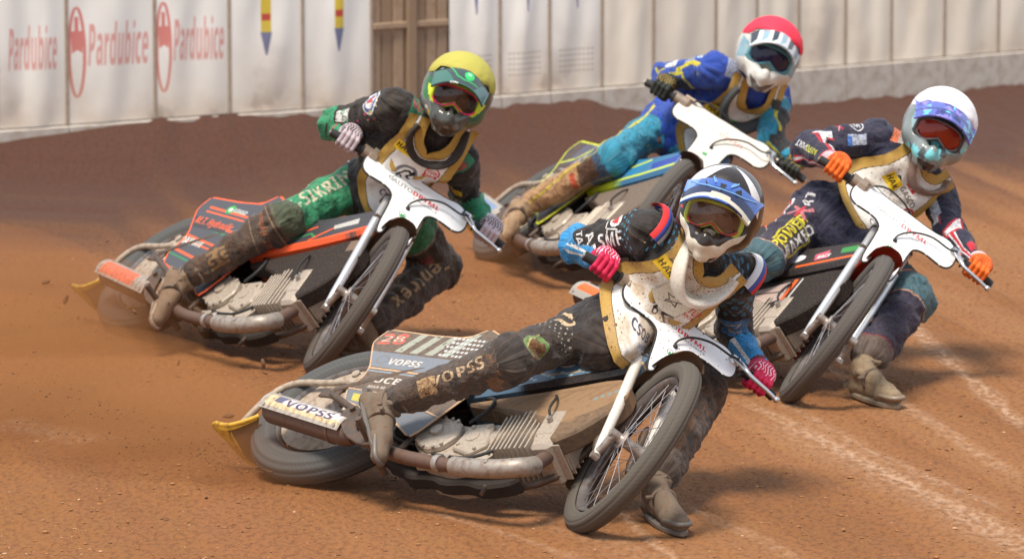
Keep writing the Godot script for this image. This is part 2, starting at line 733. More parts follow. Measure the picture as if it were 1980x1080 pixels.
func wheel(kind: String, bike: Node3D, at: Transform3D, c: Dictionary) -> Node3D:
	var front := kind == "front_wheel"
	var w := Node3D.new()
	w.name = kind
	w.transform = at
	bike.add_child(w, true)
	var g := Geo.new()
	if front:
		g.lathe(tyre(0.315, 0.037, 1.0, [0.5, 1.15]), 64)
	else:
		g.lathe(tyre(0.300, 0.060, 0.92, [0.35, 0.8, 0.95, 1.3]), 64)
	part("tyre", g, c.front_tyre if front else c.tyre, w)
	g = Geo.new()
	var r0 := 0.290 if front else 0.262
	var hw := 0.022 if front else 0.040
	var lip := []
	for p in [[0.0, -1.0], [0.010, -1.08], [0.014, -0.8], [-0.004, -0.7], [-0.018, 0.0], [-0.004, 0.7], [0.014, 0.8], [0.010, 1.08], [0.0, 1.0]]:
		lip.append(Vector2(r0 + p[0] - 0.006, hw * p[1]))
	g.lathe(lip, 56)
	var inner := []
	for p in [[-0.006, 1.0], [-0.022, 0.4], [-0.024, -0.4], [-0.006, -1.0]]:
		inner.append(Vector2(r0 + p[0] - 0.006, hw * p[1]))
	g.lathe(inner, 56)
	part("rim", g, c.rim, w)
	g = Geo.new()
	g.lathe([Vector2(0.0, -0.075), Vector2(0.016, -0.075), Vector2(0.016, -0.05), Vector2(0.034, -0.048), Vector2(0.034, -0.04), Vector2(0.02, -0.034), Vector2(0.02, 0.034), Vector2(0.034, 0.04), Vector2(0.034, 0.048), Vector2(0.016, 0.05), Vector2(0.016, 0.075), Vector2(0.0, 0.075)], 20)
	part("hub", g, c.metal, w)
	if front:
		for i in 36:
			g = Geo.new()
			var sd := 1.0 if i % 2 == 0 else -1.0
			var a0 := TAU * i / 36.0
			var a1 := a0 + (0.75 if i % 4 < 2 else -0.75)
			var p0 := Vector3(cos(a1) * 0.033, sin(a1) * 0.033, 0.043 * sd)
			var p1 := Vector3(cos(a0) * 0.272, sin(a0) * 0.272, 0.004 * sd)
			g.tube([p0, p1], 0.0014, 5, false)
			part("spoke", g, c.spoke, w)
	else:
		g = Geo.new()
		g.lathe([Vector2(0.232, -0.030), Vector2(0.2, -0.036), Vector2(0.05, -0.04), Vector2(0.0, -0.04)], 40)
		var d := Geo.new()
		d.lathe([Vector2(0.0, 0.048), Vector2(0.05, 0.046), Vector2(0.13, 0.043), Vector2(0.2, 0.036), Vector2(0.232, 0.030)].map(func(v): return v), 40)
		for i in d.N.size():
			d.N[i] = d.N[i] if d.N[i].z > 0 else -d.N[i]
		for i in range(0, d.I.size(), 3):
			var a := d.I[i]; d.I[i] = d.I[i + 1]; d.I[i + 1] = a
		part("wheel_disc", d, c.disc, w)
		for i in range(0, g.I.size(), 3):
			var a := g.I[i]; g.I[i] = g.I[i + 1]; g.I[i + 1] = a
		for i in g.N.size():
			g.N[i] = g.N[i] if g.N[i].z < 0 else -g.N[i]
		part("wheel_disc", g, c.disc, w)
	return w

func pv(list: Array) -> PackedVector2Array:
	var p := PackedVector2Array()
	for q in list:
		p.append(Vector2(q[0], q[1]))
	return p

# smooth a polygon by corner cutting
func soft(p: PackedVector2Array, n := 2, k := 0.25) -> PackedVector2Array:
	for r in n:
		var o := PackedVector2Array()
		for i in p.size():
			var a := p[i]
			var b := p[(i + 1) % p.size()]
			o.append(a.lerp(b, k))
			o.append(a.lerp(b, 1.0 - k))
		p = o
	return p

func plate_outline() -> PackedVector2Array:
	var half := [[0, .172], [.07, .170], [.13, .172], [.175, .186], [.215, .176], [.245, .140], [.252, .095], [.243, .055], [.215, .036], [.17, .040], [.125, .042], [.092, .030], [.075, .0], [.078, -.21], [.046, -.20], [.034, -.13], [.0, -.075]]
	var p := []
	for q in half:
		p.append([q[0], q[1]])
	for i in range(half.size() - 2, 0, -1):
		p.append([-half[i][0], half[i][1]])
	return soft(pv(p), 2)

func motorcycle(at: Transform3D, steer: float, c: Dictionary) -> Node3D:
	var b := root("speedway_motorcycle", at)
	label(b, c.label, "motorcycle", "speedway motorcycles racing round the bend")
	var S := steering(steer)
	var g: Geo
	# wheels
	wheel("rear_wheel", b, Transform3D(Basis(), REAR), c)
	wheel("front_wheel", b, S * Transform3D(Basis(), FRONT), c)
	# frame
	g = Geo.new()
	for s in [-1.0, 1.0]:
		g.tube(bez([Vector3(.44, .74, .02 * s), Vector3(.20, .62, .06 * s), Vector3(-.15, .60, .08 * s), Vector3(-.42, .52, .10 * s), Vector3(-.70, .36, .105 * s)], 18), 0.014, 8)
		g.tube(bez([Vector3(.46, .70, .02 * s), Vector3(.42, .45, .05 * s), Vector3(.40, .22, .045 * s), Vector3(.20, .12, .045 * s), Vector3(-.15, .12, .06 * s), Vector3(-.45, .24, .10 * s), Vector3(-.70, .34, .105 * s)], 24), 0.014, 8)
		g.tube([Vector3(-.15, .6, .08 * s), Vector3(-.2, .11, .08 * s)], 0.012, 8)
		g.box(Vector3(-.71, .345, .105 * s), Vector3(.09, .05, .012), 0.004)
	g.tube([HD + AX * -.10, HD + AX * .04], 0.03, 14)
	part("frame", g, c.frame, b)
	# rear cover: two side panels joined by a top sheet
	var side := pv([[-.648, .505], [-.690, .565], [-.737, .632], [-.738, .665], [-.718, .722], [-.600, .718], [-.486, .714], [-.330, .720], [-.262, .782], [-.171, .744], [-.08, .66], [-.07, .45], [-.145, .20], [-.172, .157], [-.288, .222], [-.45, .262], [-.556, .293], [-.612, .308], [-.652, .372], [-.633, .45]])
	var box := Rect2(-.76, .14, .70, .66)
	for s in [1.0, -1.0]:
		g = Geo.new()
		g.prism(soft(side, 1, 0.2), 0.106 if s > 0 else -0.112, 0.112 if s > 0 else -0.106, 0.002, box)
		part("side_panel", g, c.panel, b)
	g = Geo.new()
	var rows := []
	for q in [[-.690, .565], [-.737, .632], [-.718, .720], [-.600, .716], [-.486, .712], [-.330, .718], [-.262, .780], [-.171, .742], [-.08, .66]]:
		var row := PackedVector3Array()
		for k in 9:
			var z := lerpf(0.106, -0.106, k / 8.0)
			row.append(Vector3(q[0], q[1] + 0.025 * (1.0 - pow(z / 0.106, 2)), z))
		rows.append(row)
	g.grid(rows, false, true)
	part("rear_mudguard", g, c.guard_rear, b)
	# seat
	g = Geo.new()
	g.prism(soft(pv([[-.36, .735], [-.27, .80], [-.18, .785], [-.02, .70], [-.02, .66], [-.30, .69]])), -0.075, 0.075, 0.02)
	part("seat", g, c.seat, b)
	# tank
	g = Geo.new()
	g.prism(soft(pv([[-.16, .405], [.06, .485], [.242, .552], [.500, .660], [.500, .755], [.44, .79], [.30, .745], [.16, .70], [.0, .675], [-.16, .665]]), 2, 0.2), -0.10, 0.10, 0.016, Rect2(-.16, .40, .66, .40))
	part("fuel_tank", g, c.tank, b)
	g = Geo.new()
	g.tube([Vector3(.30, .73, .0), Vector3(.312, .80, .0)], 0.024, 16)
	g.tube([Vector3(.312, .80, .0), Vector3(.314, .812, .0), Vector3(.322, .852, .0), Vector3(.323, .858, .0)], [.028, .031, .031, .027], 18)
	part("filler_cap", g, c.metal, b)
	# cloth skirt below the tank
	g = Geo.new()
	g.prism(soft(pv([[-.10, .39], [.06, .385], [.127, .368], [.308, .346], [.414, .243], [.506, .340], [.570, .506], [.53, .600], [.46, .622], [.242, .525], [.0, .435]]), 1, 0.2), 0.015, 0.088, 0.008, Rect2(-.1, .24, .68, .42))
	part("engine_skirt", g, c.skirt, b)
	# engine
	var e := Node3D.new()
	e.name = "engine"
	b.add_child(e, true)
	g = Geo.new()
	g.prism(soft(pv([[-.135, .150], [-.205, .20], [-.210, .275], [-.165, .318], [.04, .315], [.10, .345], [.16, .33], [.19, .20], [.15, .12], [.05, .085], [-.08, .10]]), 1, 0.12), -0.09, 0.062, 0.010)
	part("crankcase", g, c.engine, e)
	g = Geo.new()
	g.prism(soft(pv([[-.150, .165], [-.200, .215], [-.198, .285], [-.14, .316], [-.03, .300], [.0, .235], [-.03, .165], [-.09, .140]]), 1, 0.15), 0.060, 0.088, 0.006)
	for q in [[-.15, .175], [-.19, .27], [-.05, .298], [-.035, .175]]:
		g.tube([Vector3(q[0], q[1], .086), Vector3(q[0], q[1], .093)], 0.008, 6)
	g.tube([Vector3(-.105, .238, .086), Vector3(-.105, .238, .098)], 0.024, 18)
	part("clutch_cover", g, c.engine, e)
	g = Geo.new()
	g.prism(soft(pv([[.01, .17], [.01, .30], [.10, .325], [.15, .21], [.10, .15]]), 1, 0.08), 0.060, 0.080, 0.006)
	g.box(Vector3(-.02, .12, .045), Vector3(.20, .05, .05), 0.01, Basis(Vector3.BACK, 0.1))
	for q in [[.03, .19], [.03, .285], [.095, .295], [.115, .18]]:
		g.tube([Vector3(q[0], q[1], .079), Vector3(q[0], q[1], .086)], 0.0075, 6)
	for k in 5:
		g.tube([Vector3(-.10 + .05 * k, .112 + .005 * k, .06), Vector3(-.10 + .05 * k, .112 + .005 * k, .078)], 0.0075, 6)
	g.tube([Vector3(.06, .24, .078), Vector3(.06, .24, .083)], 0.026, 18)
	part("gearcase", g, c.engine, e)
	var dr := Vector3(.97, .243, 0)
	var up := Vector3(-.243, .97, 0)
	var cb := Basis(dr, up, Vector3.BACK)
	var c0 := Vector3(.05, .245, 0)
	g = Geo.new()
	g.tube([c0, c0 + dr * .30], 0.075, 24)
	part("cylinder", g, c.engine, e)
	for i in 9:
		g = Geo.new()
		var k := 1.0 - 0.10 * absf(i - 5) / 4.0
		g.box(c0 + dr * (.105 + i * .0195), Vector3(.0065, .215 * k, .185 * k), 0.002, cb)
		part("cooling_fin", g, c.engine, e)
	g = Geo.new()
	g.box(c0 + dr * .320, Vector3(.085, .212, .178), 0.014, cb)
	g.box(c0 + dr * .372 + up * .012, Vector3(.035, .15, .13), 0.012, cb)
	g.box(c0 + dr * .315 + up * .02 + Vector3(0, 0, .082), Vector3(.075, .12, .022), 0.006, cb)
	for i in 6:
		g.box(c0 + dr * .362 + up * (-.085 + i * .031), Vector3(.055, .006, .15), 0.002, cb)
	for s in [[-.07, -.06], [-.07, .06], [.085, .06], [.085, -.06]]:
		g.tube([c0 + dr * .355 + up * s[0] + Vector3(0, 0, s[1]), c0 + dr * .368 + up * s[0] + Vector3(0, 0, s[1])], 0.009, 6)
	part("cylinder_head", g, c.engine, e)
	g = Geo.new()
	g.tube(bez([c0 + dr * .30 + up * .09, Vector3(.27, .44, -.01), Vector3(.17, .46, -.03)], 6), 0.024, 12)
	g.tube([Vector3(.19, .455, -.03), Vector3(.08, .46, -.05)], 0.034, 14)
	part("carburettor", g, c.metal, e)
	g = Geo.new()
	g.tube(bez([c0 + dr * .315 + up * .03 + Vector3(0, 0, .09), c0 + dr * .31 + up * .06 + Vector3(0, 0, .125), Vector3(.30, .46, .11), Vector3(.22, .52, .06)], 12), 0.005, 6)
	part("hose", g, c.rubber, e)
	g = Geo.new()
	g.tube(bez([Vector3(.0, .30, .085), Vector3(.05, .36, .10), Vector3(.02, .43, .09), Vector3(-.08, .46, .06)], 12), 0.007, 6)
	part("hose", g, c.rubber, e)
	g = Geo.new()
	g.tube(bez([Vector3(-.17, .17, .07), Vector3(-.24, .16, .10), Vector3(-.28, .22, .10), Vector3(-.25, .34, .09)], 12), 0.007, 6)
	part("hose", g, c.rubber, e)
	g = Geo.new()
	g.tube(bez([Vector3(-.05, .13, .075), Vector3(.05, .10, .10), Vector3(.16, .11, .10), Vector3(.22, .17, .09)], 12), 0.006, 6)
	part("hose", g, c.rubber, e)
	g = Geo.new()
	g.tube([c0 + dr * .315 + up * .03 + Vector3(0, 0, .085), c0 + dr * .315 + up * .03 + Vector3(0, 0, .112)], 0.010, 8)
	for q in [[-.19, .21], [-.20, .25], [-.12, .31], [-.08, .305], [-.10, .15], [-.055, .15]]:
		g.tube([Vector3(q[0], q[1], .080), Vector3(q[0], q[1], .094)], 0.0065, 6)
	part("bolts", g, c.metal, e)
	# underside guard, mud-caked
	g = Geo.new()
	g.prism(soft(pv([[-.42, .24], [-.32, .13], [-.20, .10], [-.16, .065], [-.05, .08], [.02, .055], [.12, .075], [.20, .06], [.30, .095], [.34, .14], [.10, .14], [-.15, .17]]), 1, 0.2), -0.05, 0.01, 0.010)
	part("skid_tray", g, c.caked, b)
	g = Geo.new()
	g.tube([Vector3(.245, .05, .03), Vector3(.275, .015, .045), Vector3(.285, -.01, .05)], [0.008, 0.0085, 0.008], 8)
	part("drain_hose", g, c.frame, b)
	# exhaust
	g = Geo.new()
	g.tube(bez([c0 + dr * .33 + up * -.085 + Vector3(0, 0, .03), Vector3(.435, .125, .085), Vector3(.445, .065, .125), Vector3(.37, .025, .140), Vector3(.27, .012, .142), Vector3(.17, .016, .138), Vector3(-.10, .034, .135), Vector3(-.30, .085, .140), Vector3(-.40, .100, .150)], 40), 0.0255, 16)
	part("exhaust_pipe", g, c.pipe, b)
	g = Geo.new()
	g.tube(bez([Vector3(.437, .130, .080), Vector3(.447, .065, .126), Vector3(.37, .025, .141), Vector3(.27, .012, .143), Vector3(.18, .0155, .139)], 24), 0.034, 18)
	g.tube([Vector3(.345, .018, .172), Vector3(.345, .018, .179)], 0.009, 8)
	part("heat_sleeve", g, c.sleeve, b)
	g = Geo.new()
	g.tube([Vector3(.118, .018, .138), Vector3(.094, .019, .138)], 0.031, 16)
	g.box(Vector3(.106, .056, .138), Vector3(.022, .025, .006), 0.002)
	part("pipe_clamp", g, c.metal, b)
	g = Geo.new()
	g.tube([Vector3(-.355, .092, .146), Vector3(-.385, .098, .149), Vector3(-.40, .101, .150), Vector3(-.62, .137, .150), Vector3(-.825, .171, .150), Vector3(-.84, .174, .150)], [.03, .045, .050, .050, .050, .044], 24)
	g.tube([Vector3(-.455, .110, .150), Vector3(-.470, .1125, .150)], 0.0535, 24)
	part("silencer", g, c.silencer, b)
	# shield over the silencer
	g = Geo.new()
	var sd := (Vector3(-.84, .174, .150) - Vector3(-.40, .101, .150)).normalized()
	var su := Vector3(0, 0, 1).cross(sd).normalized() * -1.0
	rows = []
	for i in 9:
		var p := Vector3(-.385, .099, .150).lerp(Vector3(-.848, .176, .150), i / 8.0)
		var row := PackedVector3Array()
		for k in 13:
			var a := lerpf(-0.75, 1.75, k / 12.0)
			var rr := 0.059 + (0.004 if k == 0 or k == 12 else 0.0)
			row.append(p + (Vector3(0, 0, 1) * cos(a) + su * sin(a)) * rr)
		rows.append(row)
	g.grid(rows, false, false, func(uv: Vector2, _p: Vector3) -> Vector2: return Vector2(1.0 - uv.y, 1.0 - uv.x))
	for q in [[0.06, -.5], [0.94, -.5], [0.06, .9], [0.94, .9]]:
		var p := Vector3(-.385, .099, .150).lerp(Vector3(-.848, .176, .150), q[0])
		var dn := Vector3(0, 0, 1) * cos(q[1]) + su * sin(q[1])
		g.tube([p + dn * .058, p + dn * .064], 0.007, 8)
	part("silencer_shield", g, c.shield, b)
	# foot rest
	g = Geo.new()
	g.prism(soft(pv([[-.43, .165], [-.40, .195], [-.36, .17], [-.31, .07], [-.21, .03], [-.13, .035], [-.135, .005], [-.22, -.01], [-.33, .03], [-.43, .12]]), 1, 0.2), 0.196, 0.206, 0.003)
	g.tube([Vector3(-.20, .02, .05), Vector3(-.20, .02, .30)], 0.013, 10)
	g.tube([Vector3(-.39, .16, .10), Vector3(-.39, .16, .22)], 0.011, 10)
	part("foot_rest", g, c.frame, b)
	# dirt deflector behind the rear wheel
	var df := Node3D.new()
	df.name = "dirt_deflector"
	df.position = Vector3(c.get("flap_shift", 0.0), 0, 0)
	b.add_child(df, true)
	for s in [1.0, -1.0]:
		g = Geo.new()
		g.tube(bez([Vector3(-.56, .455, .08 * s), Vector3(-.678, .456, .075 * s), Vector3(-.83, .438, .068 * s), Vector3(-.97, .425, .062 * s), Vector3(-1.035, .37, .058 * s), Vector3(-1.062, .29, .05 * s), Vector3(-1.075, .20, .04 * s)], 22), 0.013, 10)
		g.tube([Vector3(-.60, .455, .08 * s), Vector3(-.64, .455, .077 * s)], 0.020, 10)
		g.box(Vector3(-.665, .452, .085 * s), Vector3(.10, .055, .02), 0.006)
		g.tube([Vector3(-.69, .47, .09 * s), Vector3(-.69, .47, .105 * s)], 0.016, 12)
		g.tube([Vector3(-.62, .44, .09 * s), Vector3(-.72, .36, .10 * s)], 0.012, 8)
		part("stay", g, c.stay, df)
	g = Geo.new()
	rows = []
	var lefts := [[.092, -1.118], [.086, -1.135], [.070, -1.138], [.045, -1.122], [.018, -1.102], [-.012, -1.090], [-.045, -1.075], [-.070, -1.050], [-.092, -1.000]]
	for i in lefts.size():
		var row := PackedVector3Array()
		for k in 11:
			var v := k / 10.0
			var zz: float = lefts[i][0]
			var x := lerpf(lefts[i][1], -.955 + .02 * (zz - .09) * 5.0, v)
			row.append(Vector3(x, .128 + .035 * v * v + .03 * pow(absf(zz) / .09, 2.0) * v - .022 * sin(v * PI), zz))
		rows.append(row)
	g.grid(rows, false, true)
	part("flap_inside", g, c.flap_in, df)
	g = Geo.new()
	var edge := []
	for i in lefts.size():
		edge.append(rows[i][0])
	for k in 11:
		edge.push_front(rows[0][k])
	for i in lefts.size():
		for k in 11:
			rows[i][k] += Vector3(-.005, -.001, 0)
	g.grid(rows, false, false)
	g.tube(edge, 0.0085, 8)
	var lip := []
	for r in 4:
		var row := PackedVector3Array()
		for k in 11:
			row.append(rows[0][k] + Vector3(.002, -.006 - .002 * r, .004 - .007 * r * (1.0 - .6 * absf(k / 10.0 - .35))))
		lip.append(row)
	g.grid(lip, false, true)
	part("flap", g, c.flap, df)
	# fork and steered parts
	for s in [1.0, -1.0]:
		var fk := Node3D.new()
		fk.name = "fork_leg"
		b.add_child(fk, true)
		g = Geo.new()
		g.xf = S
		g.tube([sp(.16, .052, .078 * s), sp(-.06, .042, .080 * s)], 0.017, 14)
		g.tube([sp(-.06, .042, .080 * s), sp(-.30, .012, .082 * s), sp(-.50, -.028, .084 * s), sp(-.565, -.042, .084 * s)], [.020, .0195, .0165, .013], 16)
		part("fork_tube", g, c.fork, fk)
		g = Geo.new()
		g.xf = S
		g.tube([sp(-.560, -.060, .084 * s), sp(-.545, -.01, .082 * s), sp(-.519, .0408, .076 * s)], [.014, .013, .017], 10)
		g.tube([sp(-.519, .0408, .060 * s), sp(-.519, .0408, .094 * s)], 0.017, 12)
		g.tube([sp(-.560, -.050, .070 * s), sp(-.560, -.050, .098 * s)], 0.015, 12)
		part("leading_link", g, c.metal, fk)
		g = Geo.new()
		g.xf = S
		g.tube([sp(-.26, -.045, .070 * s), sp(-.29, -.050, .070 * s), sp(-.43, -.090, .072 * s), sp(-.47, -.098, .072 * s)], [.010, .018, .018, .010], 10)
		g.tube([sp(-.46, -.098, .072 * s), sp(-.555, -.055, .080 * s)], 0.010, 8)
		part("damper", g, c.frame, fk)
	g = Geo.new()
	g.xf = S
	for a in [.06, -.07]:
		g.box(sp(a, .03, 0), Vector3(.07, .022, .20), 0.008, Basis(FW, AX, Vector3.BACK))
	part("fork_yoke", g, c.frame, b)
	# front mudguard
	g = Geo.new()
	g.xf = S
	rows = []
	for i in 15:
		var a := lerpf(0.75, 2.9, i / 14.0)
		var row := PackedVector3Array()
		for k in 9:
			var z := lerpf(.060, -.060, k / 8.0)
			var rr := 0.388 - 0.035 * pow(absf(z) / .060, 3)
			row.append(FRONT + FW * (cos(a) * rr) + AX * (sin(a) * rr) + Vector3(0, 0, z))
		rows.append(row)
	g.grid(rows, false, true)
	for i in 15:
		for k in 9:
			var q: Vector3 = rows[i][k] - FRONT
			rows[i][k] = FRONT + Vector3(q.x * .992, q.y * .992, q.z)
	g.grid(rows, false, false)
	part("front_mudguard", g, c.mudguard, b)
	# white front plate with black edge
	g = Geo.new()
	g.xf = S * Transform3D(Basis(Vector3(0, 0, -1), AX, FW), HD)
	var out := plate_outline()
	var pr := Rect2(-.26, -.22, .52, .42)
	g.prism(out, 0.112, 0.120, 0.003, pr)
	part("front_plate", g, c.plate, b)
	g = Geo.new()
	g.xf = S * Transform3D(Basis(Vector3(0, 0, -1), AX, FW), HD)
	var ringp := []
	for q in out:
		ringp.append(Vector3(q.x, q.y, .1155))
	g.ring(ringp, 0.0045, 6)
	part("plate_edging", g, c.rubber, b)
	# handlebar
	var hb := Node3D.new()
	hb.name = "handlebar"
	b.add_child(hb, true)
	g = Geo.new()
	g.xf = S
	g.tube(bez([sp(.137, .10, .43), sp(.137, .113, .349), sp(.150, .105, .26), sp(.155, .075, .16), sp(.10, .055, .06), sp(.10, .055, -.06), sp(.155, .075, -.16), sp(.150, .105, -.26), sp(.137, .113, -.349), sp(.137, .10, -.43)], 48), 0.0115, 10)
	g.box(sp(.095, .05, 0), Vector3(.05, .05, .13), 0.01, Basis(FW, AX, Vector3.BACK))
	part("bar", g, c.metal, hb)
	for s in [1.0, -1.0]:
		g = Geo.new()
		g.xf = S
		g.tube(bez([sp(.137, .113, .285 * s), sp(.137, .113, .349 * s), sp(.137, .102, .425 * s)], 8), 0.018, 12)
		g.tube([sp(.138, .112, .283 * s), sp(.138, .112, .277 * s)], 0.026, 12)
		part("grip", g, c.rubber, hb)
	g = Geo.new()
	g.xf = S
	g.box(sp(.145, .115, .225), Vector3(.045, .05, .055), 0.012, Basis(FW, AX, Vector3.BACK))
	g.tube([sp(.145, .115, .275), sp(.150, .110, .205)], [.027, .024], 14)
	g.tube([sp(.17, .13, .235), sp(.165, .135, .185)], 0.009, 8)
	part("throttle", g, c.throttle, hb)
	g = Geo.new()
	g.xf = S
	g.box(sp(.145, .115, -.235), Vector3(.04, .045, .05), 0.01, Basis(FW, AX, Vector3.BACK))
	g.tube([sp(.150, .125, -.225), sp(.100, .158, -.250), sp(.056, .172, -.285), sp(.045, .172, -.36), sp(.041, .168, -.400)], [.010, .010, .0085, .0075, .0075], 8)
	g.sphere(sp(.040, .168, -.410), Vector3(.012, .012, .012), 12, 8)
	part("clutch_lever", g, c.chrome, hb)
	g = Geo.new()
	g.xf = S
	g.tube(bez([sp(.130, .150, -.235), sp(.10, .160, -.20), sp(.108, .150, -.117), sp(.07, .142, -.04), sp(.02, .130, .0), sp(-.003, .118, .0)], 20), 0.0042, 6)
	g.sphere(sp(-.003, .121, -.002), Vector3(.010, .010, .010), 10, 6)
	g.tube(bez([sp(.160, .135, .19), sp(.185, .15, .13), sp(.19, .12, .02), sp(.17, .05, -.05), sp(.05, .0, -.06)], 18), 0.0045, 6)
	part("cable", g, c.rubber, hb)
	return b

# ---------------------------------------------------------------- riders
var helmet_geo: Geo

func helmet_shell() -> Geo:
	if helmet_geo:
		return helmet_geo
	var B := Body.new()
	# local: x to the wearer's left, y up, z forward
	B.add(Vector3(0, .030, -.030), Vector3(0, .034, .012), .130, .126, .04)
	B.add(Vector3(-.012, .02, -.02), Vector3(.012, .02, -.02), .128, .128, .03)
	for s in [-1.0, 1.0]:
		B.add(Vector3(.074 * s, -.03, -.03), Vector3(.074 * s, -.065, .02), .056, .048, .05)
		B.add(Vector3(.082 * s, -.066, .03), Vector3(.030 * s, -.118, .140), .042, .027, .03)
		B.add(Vector3(.084 * s, -.050, .05), Vector3(.034 * s, -.086, .150), .034, .024, .02)
		B.add(Vector3(.088 * s, .0, .03), Vector3(.086 * s, -.05, .06), .040, .038, .04)
		B.add(Vector3(.045 * s, -.108, .138), Vector3(.0, -.100, .182), .022, .018, .015)
		B.add(Vector3(.03 * s, -.142, .120), Vector3(.0, -.146, .150), .022, .018, .02)
	B.add(Vector3(0, -.076, .178), Vector3(0, -.140, .164), .020, .016, .018)
	B.add(Vector3(-.05, -.075, -.085), Vector3(.05, -.075, -.085), .052, .052, .05)
	B.cut = func(p: Vector3, f: float) -> float:
		var yy := p.y + .001 + p.x * p.x * 1.2
		var hh := .055 if yy > 0.0 else .050 - .022 * exp(-pow(p.x / .030, 2))
		var q := Vector3(p.x / .108, yy / hh, (p.z - .16) / .125)
		var e := (pow(pow(absf(q.x), 4) + pow(absf(q.y), 4) + pow(absf(q.z), 4), 0.25) - 1.0) * hh
		return maxf(f, -e)
	helmet_geo = B.geo(.0065, func(p: Vector3) -> Vector2:
		var d := (p - Vector3(0, -.01, .0)).normalized()
		return Vector2(atan2(d.x, d.z) / TAU + 0.5, acos(clampf(d.y, -1, 1)) / PI))
	return helmet_geo

# point on the goggle front for lens coordinates
func goggle(x: float, y: float, push := 0.0) -> Vector3:
	var z := sqrt(maxf(0.0, .145 * .145 - x * x)) - 0.004 + push
	return Vector3(x, y - .004 - x * x * 1.2, z - .35 * absf(y) * absf(y) / .05)

func lens_outline(n: int, k := 1.0) -> Array:
	var o := []
	for i in n:
		var a := TAU * i / n
		var cx := signf(cos(a)) * pow(absf(cos(a)), 0.55)
		var sy := signf(sin(a)) * pow(absf(sin(a)), 0.6)
		var x := .092 * cx * k
		var y := .043 * sy * k
		if sy < 0:
			y += .022 * exp(-pow(x / .026, 2)) * -sy
			y -= .006 * exp(-pow((absf(x) - .055) / .03, 2)) * -sy
		o.append(Vector2(x, y))
	return o

